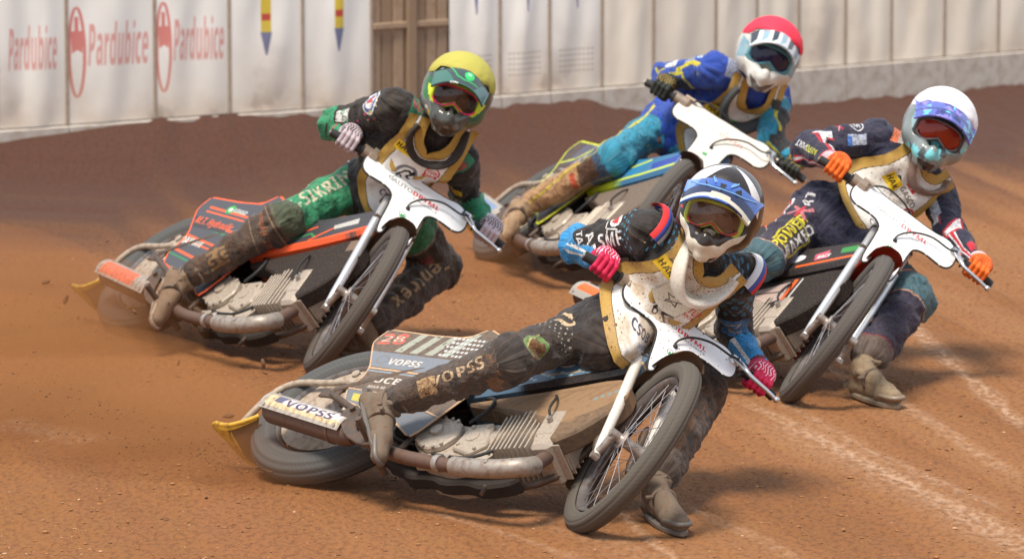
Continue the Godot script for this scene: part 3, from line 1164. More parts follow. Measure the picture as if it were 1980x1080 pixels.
func head(p: Node3D, at: Transform3D, c: Dictionary) -> void:
	var h := Node3D.new()
	h.name = "helmet"
	h.transform = at
	p.add_child(h, true)
	var sh := MeshInstance3D.new()
	sh.name = "shell"
	sh.mesh = helmet_shell().commit()
	sh.material_override = c.helmet
	h.add_child(sh, true)
	var g := Geo.new()
	# face inside
	g.sphere(Vector3(0, -.01, .015), Vector3(.072, .10, .085), 20, 14)
	g.sphere(Vector3(0, -.022, .10), Vector3(.014, .026, .020), 12, 8)
	g.sphere(Vector3(0, .024, .082), Vector3(.055, .012, .016), 12, 8)
	part("face", g, c.skin, h)
	g = Geo.new()
	for s in [-1.0, 1.0]:
		g.sphere(Vector3(.030 * s, .004, .088), Vector3(.014, .007, .010), 12, 8)
	part("eyes", g, mat("eye", Color(0.13, 0.09, 0.08), 0.2), h)
	# lining of the eye port
	g = Geo.new()
	var rows := []
	for r in 3:
		var row := PackedVector3Array()
		for q in lens_outline(49):
			row.append(goggle(q.x * (1.13 - .02 * r), q.y * (1.10 - .03 * r), -.012 - .02 * r))
		row[48] = row[0]
		rows.append(row)
	g.grid(rows, true, false)
	part("port_lining", g, mat("rubber", Color.BLACK), h)
	# goggles
	g = Geo.new()
	var fr := []
	for q in lens_outline(56, 1.0):
		fr.append(goggle(q.x * 1.06, q.y * 1.08 , .004))
	g.ring(fr, .0095, 8)
	part("goggle_frame", g, c.goggle, h)
	g = Geo.new()
	var low := []
	for i in range(30, 55):
		var q: Vector2 = lens_outline(56, 1.0)[i]
		low.append(goggle(q.x * .99, q.y * 1.0, .0135))
	g.tube(low, .0042, 6)
	if c.get("goggle_top", true):
		low = []
		for i in range(4, 25):
			var q: Vector2 = lens_outline(56, 1.0)[i]
			low.append(goggle(q.x * .99, q.y * 1.0, .0135))
		g.tube(low, .0038, 6)
	part("goggle_trim", g, c.trim, h)
	g = Geo.new()
	rows = []
	for r in 7:
		var k := r / 6.0
		var row := PackedVector3Array()
		for q in lens_outline(49):
			row.append(goggle(q.x * k * 1.02, q.y * k * 1.02 - .004 * (1 - k), .008))
		row[48] = row[0]
		rows.append(row)
	g.grid(rows, true, true)
	for i in g.N.size():
		g.N[i] = g.V[i].normalized().lerp(Vector3(g.V[i].x * 2.0, g.V[i].y, .12).normalized(), 0.5).normalized()
	part("goggle_lens", g, c.lens, h)
	g = Geo.new()
	for s in [-1.0, 1.0]:
		rows = []
		for r in 3:
			var row := PackedVector3Array()
			for i in 9:
				var a := lerpf(0.72, 1.9, i / 8.0)
				var rr := lerpf(.150, .143, i / 8.0)
				row.append(Vector3(sin(a) * rr * s * (.96), -.016 + (r - 1) * .021, cos(a) * rr * 1.05 - .004))
			rows.append(row)
		g.grid(rows, false, s < 0)
		for r in 3:
			for i in 9:
				rows[r][i] *= Vector3(.98, 1, .98)
		g.grid(rows, false, s > 0)
	part("goggle_strap", g, c.strap, h)
	# peak
	g = Geo.new()
	var pk := func(u: float, v: float, o: float) -> Vector3:
		# u -1..1 across, v 0..1 forward
		var w: float = lerpf(.138, .122, v) * c.get("peak_size", 1.0)
		var x: float = u * w
		var drop := .060 * pow(absf(u), 2.2)
		var z := lerpf(.050, .215, v) - lerpf(.05, .060, v) * u * u
		return Vector3(x, .128 - drop - v * .058 + .016 * sin(v * PI) + o, z)
	for o in [0.0, -.007]:
		rows = []
		for r in 9:
			var row := PackedVector3Array()
			for k in 17:
				row.append(pk.call(lerpf(-1, 1, k / 16.0), r / 8.0, o))
			rows.append(row)
		g.grid(rows, false, o == 0.0)
		for i in range(g.N.size() - 153, g.N.size()):
			pass
	var edge := []
	for k in 17:
		edge.append(pk.call(lerpf(-1, 1, k / 16.0), 1.0, -.0035))
	g.tube(edge, .0055, 6)
	for s in [-1.0, 1.0]:
		edge = []
		for r in 9:
			edge.append(pk.call(s, r / 8.0, -.0035))
		g.tube(edge, .0045, 6)
	part("peak", g, c.peak, h)
	if c.get("peak_ribs", false):
		g = Geo.new()
		for sx in [-1.0, 1.0]:
			var rib := []
			for v in [[.10, .02], [.30, .07], [.34, .35], [.22, .60], [.10, .64], [.10, .10]]:
				rib.append(pk.call(v[0] * sx, v[1], .004))
			g.flat([rib[0], rib[1], rib[2], rib[3]] if sx > 0 else [rib[3], rib[2], rib[1], rib[0]])
			g.tube([rib[1], rib[2], rib[3]], .003, 5)
			g.tube([pk.call(.90 * sx, .35, .001), pk.call(.66 * sx, .62, .002), pk.call(.40 * sx, .70, .002), pk.call(.0, .74, .002)], .0035, 5)
		part("peak_rib", g, c.peak_rib, h)
		g = Geo.new()
		g.flat([pk.call(-.09, .55, .003), pk.call(0.0, .84, .003), pk.call(.09, .55, .003)])
		for s in [-1.0, 1.0]:
			g.flat([pk.call(.42 * s - .06, .62, .003), pk.call(.42 * s + .06, .74, .003), pk.call(.50 * s + .05, .60, .003), pk.call(.50 * s - .03, .45, .003)])
		part("peak_vent", g, mat("rubber", Color.BLACK), h)
	# cloth cover
	if c.has("cap"):
		g = Geo.new()
		rows = []
		var nz := FastNoiseLite.new()
		nz.seed = c.seed
		nz.frequency = 9.0
		for r in 21:
			var row := PackedVector3Array()
			for k in 49:
				var a := TAU * k / 48.0
				var lim := 1.30 - 0.16 * maxf(0.0, cos(a)) + 0.05 * sin(3 * a) + (0.18 if absf(sin(a)) > 0.8 else 0.0)
				var t := lim * r / 20.0
				var d := Vector3(sin(t) * sin(a), cos(t), sin(t) * cos(a))
				var q := Vector3(d.x * .146, d.y * .142, d.z * .158)
				if q.z > .03:
					q.y += .010 * smoothstep(.03, .14, q.z)
				q *= 1.0 + nz.get_noise_3dv(q * 3.0) * .030 * smoothstep(0.2, 1.0, r / 20.0)
				if r == 20:
					q *= .975
				row.append(q + Vector3(0, .030, -.008))
			row[48] = row[0]
			rows.append(row)
		g.grid(rows, true, true)
		for i in 49:
			g.N[i] = Vector3.UP
		part("helmet_cover", g, c.cap, h)

# hand closed on a bar. o: bar point, e: outward along the bar, w: towards the wrist, u: back of the hand
func hand(p: Node3D, o: Vector3, e: Vector3, w: Vector3, u: Vector3, wrist: Vector3, c: Dictionary) -> void:
	var B := Body.new()
	var P := func(x: float, y: float, z: float) -> Vector3: return o + e * x + w * y + u * z
	B.add(wrist + (wrist - o).normalized() * .03, wrist, .036, .034, .02)
	B.add(wrist, P.call(0, .052, .030), .033, .034, .03)
	B.add(P.call(-.024, .050, .030), P.call(-.026, .012, .040), .022, .018, .02)
	B.add(P.call(.020, .050, .028), P.call(.026, .012, .038), .022, .017, .02)
	B.add(P.call(-.02, .03, .032), P.call(.02, .03, .032), .020, .020, .02)
	var off := [-.031, -.0105, .0105, .030]
	var ln := [1.0, 1.08, 1.03, .86]
	for i in 4:
		var x: float = off[i]
		var k: float = ln[i]
		var a: Vector3 = P.call(x * .95, .012, .040)
		var b: Vector3 = P.call(x * 1.03, -.026 * k, .030)
		var d: Vector3 = P.call(x * 1.03, -.033 * k, -.010)
		var t: Vector3 = P.call(x, -.010, -.031)
		B.add(a, b, .0100, .0095, .004)
		B.add(b, d, .0095, .0092, .004)
		B.add(d, t, .0092, .0082, .004)
	B.add(P.call(-.030, .055, .010), P.call(-.040, .028, -.006), .018, .0135, .016)
	B.add(P.call(-.040, .028, -.006), P.call(-.038, -.004, -.028), .0125, .0105, .006)
	B.add(P.call(-.038, -.004, -.028), P.call(-.026, -.022, -.026), .0105, .009, .006)
	var g := B.geo(.0040, func(q: Vector3) -> Vector2:
		var d := q - o
		return Vector2(0.5 + d.dot(e) / .14, 0.5 + (d.dot(w) - .03) / .14))
	part("glove", g, c.glove, p)
	g = Geo.new()
	var ax := (wrist - o).normalized()
	g.tube([wrist + ax * .006, wrist + ax * .012, wrist + ax * .034, wrist + ax * .040], [.037, .041, .043, .040], 18)
	part("glove_cuff", g, c.cuff, p)

var cam_dir := Vector3(0, .1, 1)

func boot(p: Node3D, an: Vector3, to: Vector3, shin: Vector3, c: Dictionary, steel: bool) -> void:
	var f := (to - an)
	f = (f - shin * f.dot(shin) * 0.35).normalized()
	var s := shin.cross(f).normalized()
	var down := (-shin + f * shin.dot(f)).normalized()
	if steel:
		down = Vector3.DOWN
		f = Vector3(to.x - an.x, 0, to.z - an.z).normalized()
		s = down.cross(f).normalized() * -1.0
	var heel := an + down * (an.y - .045 if steel else .060) - f * .050
	var ball := to
	var tip := to + f * .075
	var B := Body.new()
	B.add(an + shin * .17, an + shin * .02, .050, .044, .03)
	B.add(an, heel, .043, .035, .03)
	B.add(heel, ball, .032, .033, .02)
	B.add(an + f * .01, ball - down * .012, .041, .032, .03)
	B.add(ball - s * .014, tip - s * .006, .034, .028, .02)
	B.add(ball + s * .014, tip + s * .006, .034, .028, .02)
	for k in 3:   # buckles
		var q := an + shin * (.10 - .055 * k) + f * .040
		B.add(q - s * .03, q + s * .03, .016, .016, .008)
	B.amp = .006
	B.noise = wrinkle
	var g := B.geo(.009)
	part("boot", g, c.boot, p)
	g = Geo.new()
	for k in 3:
		var ctr: Vector3 = [an + shin * .085, an + shin * .02, an.lerp(ball, .45)][k]
		var axis: Vector3 = [shin, (shin + f * .3).normalized(), f][k]
		var ss := axis.cross(s if not steel else s).normalized()
		var loop := []
		for i in 20:
			var a := TAU * i / 20
			loop.append(ctr + s * cos(a) * [.050, .048, .044][k] + ss * sin(a) * [.052, .050, .042][k])
		g.ring(loop, .0075, 6)
		g.box(ctr + (cam_dir - axis * cam_dir.dot(axis)).normalized() * .052, Vector3(.028, .018, .012), .003, Basis(s, axis, s.cross(axis)))
	part("boot_strap", g, c.strap_boot, p)
	g = Geo.new()
	g.tube(bez([ball - s * .036 + f * .012, tip - s * .026 + f * .022, tip + f * .034, tip + s * .026 + f * .022, ball + s * .036 + f * .012], 14), .010, 8)
	part("boot_welt", g, c.sole, p)
	g = Geo.new()
	g.tube(bez([heel - f * .02 - s * .036, heel - f * .040, heel - f * .02 + s * .036], 8), .011, 8)
	part("heel_welt", g, c.sole, p)
	g = Geo.new()
	if not steel:
		f = (ball - heel).normalized()
		down = (down - f * down.dot(f)).normalized()
	var sole := pv([])
	var L := (tip - heel).dot(f)
	for i in 24:
		var a := TAU * i / 24
		var x := cos(a)
		sole.append(Vector2(lerpf(-.042, L + .034, x * .5 + .5), sin(a) * lerpf(.036, .050, smoothstep(-1, 1, x)) * (1.0 if absf(x) < 0.9 else 0.95)))
	g.xf = Transform3D(Basis(f, f.cross(down).normalized() * -1.0 if false else down.cross(f).normalized(), down.normalized()), heel)
	var bs := Basis(f, down.cross(f).normalized(), down)
	g.xf = Transform3D(bs, heel)
	g.prism(sole, .014 if not steel else .022, .030 if not steel else .045, .006)
	part("steel_shoe" if steel else "sole", g, c.sole, p)

var wrinkle: FastNoiseLite

func rider(j: Dictionary, bike_at: Transform3D, steer: float, c: Dictionary) -> Node3D:
	var base := Vector3(j.pel.x, 0, j.pel.z)
	var p := root("person", Transform3D(Basis(), base))
	label(p, c.label, "rider", "riders in the race")
	for k in j.keys():
		j[k] -= base
	var cam := Vector3(0, 3.35, 0) - base
	wrinkle = FastNoiseLite.new()
	wrinkle.seed = c.seed
	wrinkle.frequency = 6.5
	wrinkle.fractal_type = FastNoiseLite.FRACTAL_RIDGED
	wrinkle.domain_warp_enabled = true
	wrinkle.domain_warp_amplitude = .06
	wrinkle.domain_warp_frequency = 5.0
	wrinkle.fractal_octaves = 2
	var lat: Vector3 = (j.shL - j.shR).normalized()
	var up: Vector3 = (j.nec - j.pel).normalized()
	lat = (lat - up * lat.dot(up)).normalized()
	var fwd := lat.cross(up).normalized()
	var shinR: Vector3 = (j.knR - j.anR).normalized()
	var shinL: Vector3 = (j.knL - j.anL).normalized()
	var B := Body.new()
	B.noise = wrinkle
	B.amp = .017
	var torso := []
	torso.append(B.add(j.pel, j.che, .135, .138, .06, 0, 0.0, 0.5))
	torso.append(B.add(j.che, j.nec - up * .05, .135, .085, .06, 0, 0.5, 1.0))
	for s in [-1.0, 1.0]:
		torso.append(B.add(j.che + lat * .055 * s, j.nec - up * .10 + lat * .085 * s, .115, .085, .05, 0, 0.5, 0.9))
	B.add(j.hiR, j.hiL, .118, .118, .06, 11)
	B.add(j.nec + lat * -.04 - up * .02, j.shR, .080, .086, .04, 9)
	B.add(j.nec + lat * .04 - up * .02, j.shL, .080, .086, .04, 10)
	B.add(j.nec - up * .02, j.nec.lerp(j.head, .45), .062, .058, .02, 0, 1.0, 1.0)
	var limbs := []
	limbs.append(B.add(j.shR, j.elR, .084, .068, .03, 1))
	limbs.append(B.add(j.elR, j.wrR, .068, .043, .03, 2))
	limbs.append(B.add(j.shL, j.elL, .084, .066, .03, 3))
	limbs.append(B.add(j.elL, j.wrL, .066, .043, .03, 4))
	limbs.append(B.add(j.hiR + up * .015, j.knR + up * .01, .099, .086, .04, 5))
	limbs.append(B.add(j.knR + up * .01, j.anR + shinR * .06, .086, .062, .035, 6))
	limbs.append(B.add(j.hiL, j.knL, .112, .094, .04, 7))
	limbs.append(B.add(j.knL, j.anL + shinL * c.get("hem", .10), .094, .080, .035, 8))
	for b in B.bones:
		var r: Vector3 = cam - (b.a + b.d * 0.5)
		if b in torso:
			r = fwd
		r = (r - b.ax * r.dot(b.ax)).normalized()
		b.ref = r
		b.side = b.ax.cross(r) * 1.0
	part("race_suit", B.geo_atlas(c.get("cell_size", .0105)), c.suit, p)
	# knee guards pressing through the cloth
	# bib
	var o: Vector3 = j.nec
	var solid := [B.bones[4], B.bones[5], B.bones[6], limbs[4], limbs[6]]
	var trunk := Body.new()
	for bb in torso + solid.slice(0, 3):
		trunk.bones.append(bb)
	var ray := func(s: float, t: float) -> float:
		var q := o + lat * s - up * t + fwd * .42
		var z := .42
		for i in 30:
			var best := trunk.dist(q)
			if best < .004 or z < -.05:
				break
			z -= maxf(best * .8, .003)
			q = o + lat * s - up * t + fwd * z
		return z
	var nr := 30
	var nc := 25
	var half := func(t: float) -> float:   # half width of the bib at t down from the neck
		if t < .06: return lerpf(.155, .148, (t + .09) / .15)
		if t < .28: return lerpf(.148, .168, (t - .06) / .22)
		return .168 * sqrt(maxf(0.02, 1.0 - pow((t - .28) / .165, 2)))
	var inner := func(t: float) -> float:   # neck opening
		if t >= .015: return 0.0
		return .060 * sqrt(maxf(0.0, 1.0 - pow((t + .075) / .090, 2)))
	var D := []
	for r in nr:
		var t := lerpf(-.075, .440, r / (nr - 1.0))
		var row := PackedFloat32Array()
		for k in nc:
			row.append(ray.call(half.call(t) * lerpf(-1, 1, k / (nc - 1.0)), t))
		D.append(row)
	for it in 5:
		var E := []
		for r in nr:
			var row := PackedFloat32Array()
			for k in nc:
				var a: float = D[maxi(r - 1, 0)][k] + D[mini(r + 1, nr - 1)][k] + D[r][maxi(k - 1, 0)] + D[r][mini(k + 1, nc - 1)]
				row.append(maxf(D[r][k] * 0.9 + a * 0.025, a * 0.25))
			E.append(row)
		D = E
	var gb := Geo.new()
	for sd in [-1.0, 1.0]:
		for layer in 2:
			var rows := []
			var uvs := []
			for r in nr:
				var t := lerpf(-.075, .440, r / (nr - 1.0))
				var hw: float = half.call(t)
				var iw: float = inner.call(t)
				var row := PackedVector3Array()
				for k in 13:
					var s: float = lerpf(iw, hw, k / 12.0) * sd
					var kk: float = (s / hw * 0.5 + 0.5) * (nc - 1)
					var k0 := clampi(int(kk), 0, nc - 2)
					var z: float = lerpf(D[r][k0], D[r][k0 + 1], kk - k0)
					z += .027 + .007 * sin(s * 40.0 + t * 23.0) * smoothstep(.1, .4, t) + wrinkle.get_noise_3d(s, t, 3) * .012
					row.append(o + lat * s - up * t + fwd * (z - (.006 if layer == 1 else 0.0)))
				rows.append(row)
			gb.grid(rows, false, (sd > 0) == (layer == 0), func(_uv: Vector2, q: Vector3) -> Vector2:
				var d := q - o
				return Vector2(d.dot(lat) / .40 + .5, (-d.dot(up) + .08) / .54))
	part("race_bib", gb, c.bib, p)
	# collar or neck brace
	var gc := Geo.new()
	var cp := []
	var br: Dictionary = c.collar
	for i in 25:
		var a := lerpf(-2.0, 2.0, i / 24.0)
		var s: float = sin(a) * br.w
		var t: float = lerpf(-.07, br.drop, pow(maxf(0.0, cos(a) * .5 + .5), 1.6))
		var z: float = maxf(ray.call(s, t), -.03) + .022 + br.lift * maxf(0.0, cos(a))
		cp.append(o + lat * s - up * t + fwd * z)
	for it in 3:
		var c2 := cp.duplicate()
		for i in range(1, 24):
			c2[i] = (cp[i - 1] + cp[i] * 2.0 + cp[i + 1]) * 0.25
		cp = c2
	gc.tube(cp, br.r, 12, true, br.flat, up)
	part("neck_brace" if br.brace else "collar", gc, c.collar_mat, p)
	if br.brace and br.get("tab", false):
		gc = Geo.new()
		var rows := []
		for r in 7:
			var row := PackedVector3Array()
			for k in 9:
				var s := lerpf(-.075, .075, k / 8.0) * (1.0 - .15 * r / 6.0)
				var t := .10 + .115 * r / 6.0 - .5 * s * s / .1
				row.append(o + lat * s - up * t + fwd * (ray.call(s, t) + .026 + br.lift * .4))
			rows.append(row)
		gc.grid(rows, false, true)
		for r in 7:
			for k in 9:
				rows[r][k] -= fwd * .006
		gc.grid(rows, false, false)
		part("brace_tab", gc, c.tab_mat, p)
	# shoulder flaps
	if c.has("epaulette"):
		for s in [-1.0, 1.0]:
			var ge := Geo.new()
			var rows := []
			var sh: Vector3 = j.shR if s < 0 else j.shL
			for r in 9:
				var row := PackedVector3Array()
				for k in 13:
					var a := lerpf(-.9, 1.5, k / 12.0)
					var q := (up * cos(a) + fwd * sin(a))
					var x := lerpf(-.012, .045, r / 8.0)
					row.append(sh + lat * s * x + q * (.098 + .014 * sin(r / 8.0 * PI)) )
				rows.append(row)
			ge.grid(rows, false, s > 0)
			for r in 9:
				for k in 13:
					rows[r][k] -= (rows[r][k] - sh).normalized() * .006
			ge.grid(rows, false, s < 0)
			part("shoulder_flap", ge, c.epaulette, p)
	# hands
	var S := bike_at * steering(steer)
	for s in [1.0, -1.0]:
		var gp: Vector3 = S * sp(.137, .113, .349 * s) - base
		var e: Vector3 = (S.basis * Vector3(0, 0, s)).normalized()
		var wr: Vector3 = j.wrR if s > 0 else j.wrL
		var w := wr - gp
		w = (w - e * w.dot(e)).normalized()
		var u := e.cross(w).normalized()
		if u.dot(S.basis * (AX + FW * 0.6)) < 0:
			u = -u
		hand(p, gp, e, w, u, wr, c)
	boot(p, j.anR, j.toR, shinR, c, false)
	boot(p, j.anL, j.toL, shinL, c, true)
	# head
	var bz: Vector3 = c.look.normalized()
	var bx := Vector3.UP.cross(bz).normalized()
	var hb := Basis(bx, bz.cross(bx).normalized(), bz)
	hb = hb * Basis(Vector3.BACK, -c.roll)
	head(p, Transform3D(hb, j.head + hb * c.get("head_shift", Vector3.ZERO)), c)
	return p

# ---------------------------------------------------------------- place
var gnoise: FastNoiseLite
var fence_line := [Vector2(-9.0, -23.2), Vector2(-5.0, -25.7), Vector2(-2.72, -27.28), Vector2(-1.96, -27.78), Vector2(-1.18, -28.25), Vector2(-.76, -28.55), Vector2(-.35, -28.82), Vector2(.19, -29.18), Vector2(.80, -29.63), Vector2(1.65, -30.42), Vector2(3.13, -31.54), Vector2(5.5, -33.2), Vector2(10.0, -36.0)]

func fence_z(x: float) -> float:
	for i in fence_line.size() - 1:
		if x <= fence_line[i + 1].x:
			var a: Vector2 = fence_line[i]
			var b: Vector2 = fence_line[i + 1]
			return lerpf(a.y, b.y, (x - a.x) / (b.x - a.x))
	return -36.0 - (x - 10.0) * .6

func ground_y(x: float, z: float) -> float:
	var y := gnoise.get_noise_2d(x * 6.0, z * 3.0) * .008 + gnoise.get_noise_2d(x * 1.2 + 50, z * .8) * .012
	var sw := x - .42 * z - .0042 * z * z
	y += gnoise.get_noise_2d(sw * 7.0, z * .08) * .010 + gnoise.get_noise_2d(sw * 16.0, z * .15 + 9.0) * .004   # tyre grooves
	var d := z - fence_z(x)     # metres in front of the fence
	var left := 1.0 - smoothstep(-1.6, -.5, x)
	var mid := 1.0 - smoothstep(.2, 1.2, x)
	var hgt := lerpf(.02, .17, mid) + .06 * left + .13 * (1.0 - smoothstep(-3.0, -2.0, x)) + gnoise.get_noise_2d(x * 4.0, 3.0) * .035
	y += hgt * (1.0 - smoothstep(-.1, 1.5, d))
	var near := Vector2(x + .0, z + 17.6).length()
	return y * (0.5 + 0.5 * smoothstep(.3, 1.2, near))

func build_ground() -> void:
	gnoise = FastNoiseLite.new()
	gnoise.seed = 5
	gnoise.frequency = 1.0
	gnoise.fractal_octaves = 4
	var tone := FastNoiseLite.new()
	tone.seed = 9
	tone.frequency = 1.0
	tone.fractal_octaves = 4
	var g := Geo.new()
	var xs := []
	var x := -90.0
	while x < 90.0:
		xs.append(x)
		x += .035 if absf(x + .02) < 4.6 else (.5 if absf(x) < 10 else 8.0)
	var zs := []
	var z := 12.0
	while z > -120.0:
		zs.append(z)
		z -= .06 if (z < -14.0 and z > -34.0) else (1.0 if z > -40 and z < -10 else 6.0)
	var wet := Color(.074, .027, .012)
	var dry := Color(.238, .091, .023)
	var pale := Color(.295, .135, .050)
	var rows := []
	for zz in zs:
		var row := PackedVector3Array()
		for xx in xs:
			row.append(Vector3(xx, ground_y(xx, zz), zz))
		rows.append(row)
	g.grid(rows, false, false)
	for i in g.V.size():
		var p := g.V[i]
		var d := p.z - fence_z(p.x)
		# tyre-swept bands run with the track
		var s := p.x * .92 - p.z * -.36
		var sw := p.x - .42 * p.z - .012 * p.z * p.z * .35
		var band := tone.get_noise_2d(sw * 2.6, p.z * .06) * 1.1 + tone.get_noise_2d(sw * 9.0, p.z * .12) * .35 + tone.get_noise_2d(p.x * 1.1, p.z * .5) * .4
		var k := smoothstep(1.3, 5.6, d + band * 1.0 - maxf(0.0, p.x) * .35)
		var c := wet.lerp(dry, k)
		c = c.lerp(pale, clampf(.5 + band, 0, 1) * .55 * k * smoothstep(-1.5, 1.0, p.x + (p.z + 18.0) * .1))
		c = c.lerp(wet * 1.6, clampf(-band * .5 - .1, 0, .16) * k)
		g.C[i] = c
	var m := StandardMaterial3D.new()
	m.resource_name = "dirt"
	m.vertex_color_use_as_albedo = true
	m.roughness = 0.95
	m.albedo_texture = noise_tex("grain", 21, .035, [[0.0, Color(.74, .71, .68)], [.30, Color(.88, .86, .84)], [.5, Color(.97, .97, .97)], [.75, Color(1, 1, 1)], [1.0, Color(1, 1, 1)]], 1024, 5)
	m.uv1_triplanar = true
	m.uv1_world_triplanar = true
	m.uv1_scale = Vector3(.9, .9, .45)
	m.heightmap_enabled = true
	m.heightmap_texture = noise_tex("grainbump", 22, .05, [], 1024, 5)
	m.heightmap_scale = .55
	m.detail_enabled = true
	m.detail_blend_mode = BaseMaterial3D.BLEND_MODE_MIX
	m.detail_albedo = noise_tex("specks", 23, .11, [[0.0, Color(.16, .09, .05, .5)], [.20, Color(.2, .11, .06, .3)], [.30, Color(.3, .2, .1, 0)], [.76, Color(.85, .66, .5, 0)], [.88, Color(.80, .58, .38, .15)], [1.0, Color(.85, .64, .45, .25)]], 1024, 3)
	m.detail_uv_layer = BaseMaterial3D.DETAIL_UV_2
	m.uv2_triplanar = true
	m.uv2_world_triplanar = true
	m.uv2_scale = Vector3(.8, .8, .55)
	var o := part("dirt_track", g, m)
	label(o, "orange brown dirt race track, damp and darker towards the fence", "", "", "structure")

func build_clods() -> void:
	var rng := RandomNumberGenerator.new()
	rng.seed = 4
	var g := Geo.new()
	g.sphere(Vector3.ZERO, Vector3(1, .6, 1), 6, 4)
	var nz := FastNoiseLite.new()
	nz.frequency = .9
	for i in g.V.size():
		g.V[i] *= 1.0 + nz.get_noise_3dv(g.V[i] * 2.0) * .5
	var m := StandardMaterial3D.new()
	m.resource_name = "crumbs"
	m.vertex_color_use_as_albedo = true
	m.roughness = .95
	var mm := MultiMesh.new()
	mm.transform_format = MultiMesh.TRANSFORM_3D
	mm.use_colors = true
	mm.mesh = g.commit()
	var n := 4500
	mm.instance_count = n
	for i in n:
		var z := -16.2 - 9.0 * pow(rng.randf(), 1.5)
		var x := rng.randf_range(-1, 1) * -z * .108
		var dens := gnoise.get_noise_2d(x * 1.5 + z * .4, z * .3)
		var s := .0022 + .0055 * pow(rng.randf(), 7.0) + (.0012 if dens > 0 else 0.0)
		var b := Basis(Vector3.UP, rng.randf() * TAU).scaled(Vector3(s * rng.randf_range(.8, 1.6), s, s * rng.randf_range(.8, 1.6)))
		mm.set_instance_transform(i, Transform3D(b, Vector3(x, ground_y(x, z) + s * .3, z)))
		var v := rng.randf()
		var c := Color(.36, .16, .06).lerp(Color(.15, .07, .03), v * v) if v > .08 else Color(.5, .29, .16)
		mm.set_instance_color(i, c)
	var o := MultiMeshInstance3D.new()
	o.name = "dirt_crumbs"
	o.multimesh = mm
	o.material_override = m
	label(o, "loose crumbs of dirt strewn over the track", "", "", "stuff")
	add_child(o, true)

func build_lines() -> void:
	var m := StandardMaterial3D.new()
	m.resource_name = "lime"
	m.albedo_color = Color(.86, .72, .60)
	m.roughness = .95
	m.transparency = BaseMaterial3D.TRANSPARENCY_ALPHA
	m.vertex_color_use_as_albedo = true
	m.albedo_texture = noise_tex("lime", 41, .03, [[0.0, Color(1, 1, 1, .02)], [.36, Color(1, 1, 1, .14)], [.55, Color(1, 1, 1, .36)], [.75, Color(1, 1, 1, .6)], [1.0, Color(1, 1, 1, .75)]], 512, 5)
	m.uv1_triplanar = true
	m.uv1_world_triplanar = true
	m.uv1_scale = Vector3(1.6, 1.6, .7)
	var specs := [
		[[[1.05, -22.3], [1.12, -21.63], [1.21, -21.14], [1.34, -20.41], [1.52, -19.5]], .045, .55],
		[[[1.62, -22.6], [1.71, -21.86], [1.75, -21.39], [1.87, -20.11], [1.98, -19.0]], .06, .75],
		[[[.86, -20.1], [.91, -19.89], [1.21, -18.85], [1.71, -16.93], [1.9, -16.3]], .06, .5],
		[[[1.10, -19.3], [1.36, -18.35], [1.60, -17.55], [1.86, -16.7]], .045, .55],
		[[[.11, -18.66], [.22, -18.27], [.39, -17.5], [.47, -17.06], [.6, -16.5]], .03, .55],
		[[[.95, -19.6], [1.25, -18.6], [1.62, -17.3], [1.85, -16.4]], .16, .30],
		[[[-.60, -18.6], [-.1, -17.9], [.35, -17.0], [.6, -16.4]], .14, .22],
		[[[1.46, -20.26], [1.66, -19.07], [1.85, -18.16]], .05, .5],
		[[[-.34, -17.67], [-.05, -17.25], [.26, -16.75]], .035, .32],
		[[[-1.99, -19.5], [-1.78, -19.27], [-1.62, -19.05], [-1.52, -18.94]], .16, .5],
		[[[1.0, -20.13], [1.35, -18.74], [1.77, -17.43]], .05, .4],
		[[[.55, -17.9], [.80, -17.2], [.98, -16.6]], .04, .35]]
	for q in specs:
		var g := Geo.new()
		var pts := []
		for v in q[0]:
			pts.append(Vector3(v[0], 0, v[1]))
		pts = bez(pts, 60)
		var rows := []
		for i in pts.size():
			var t: Vector3 = (pts[mini(i + 1, 60)] - pts[maxi(i - 1, 0)]).normalized()
			var s := t.cross(Vector3.UP)
			var row := PackedVector3Array()
			for k in 7:
				var pp: Vector3 = pts[i] + s * (lerpf(-1, 1, k / 6.0) * q[1] * (1.0 + .35 * gnoise.get_noise_2d(i * .2, q[1] * 100)))
				pp.y = ground_y(pp.x, pp.z) + .005
				row.append(pp)
			rows.append(row)
		g.grid(rows, false, false)
		if g.N[0].y < 0:
			for i in g.N.size():
				g.N[i] = -g.N[i]
			for i in range(0, g.I.size(), 3):
				var a := g.I[i]; g.I[i] = g.I[i + 1]; g.I[i + 1] = a
		for i in g.V.size():
			var k := i % 7
			var r := i / 7
			var a: float = (1.0 - pow(absf(k - 3) / 3.0, 1.5)) * q[2] * smoothstep(0, 8, r) * smoothstep(60, 50, r) * 1.0
			g.C[i] = Color(1, 1, 1, clampf(a, 0, 1))
		var o := part("lime_line", g, m)
		label(o, "worn pale lime line smeared along the dirt", "", "worn lime lines on the track", "structure")

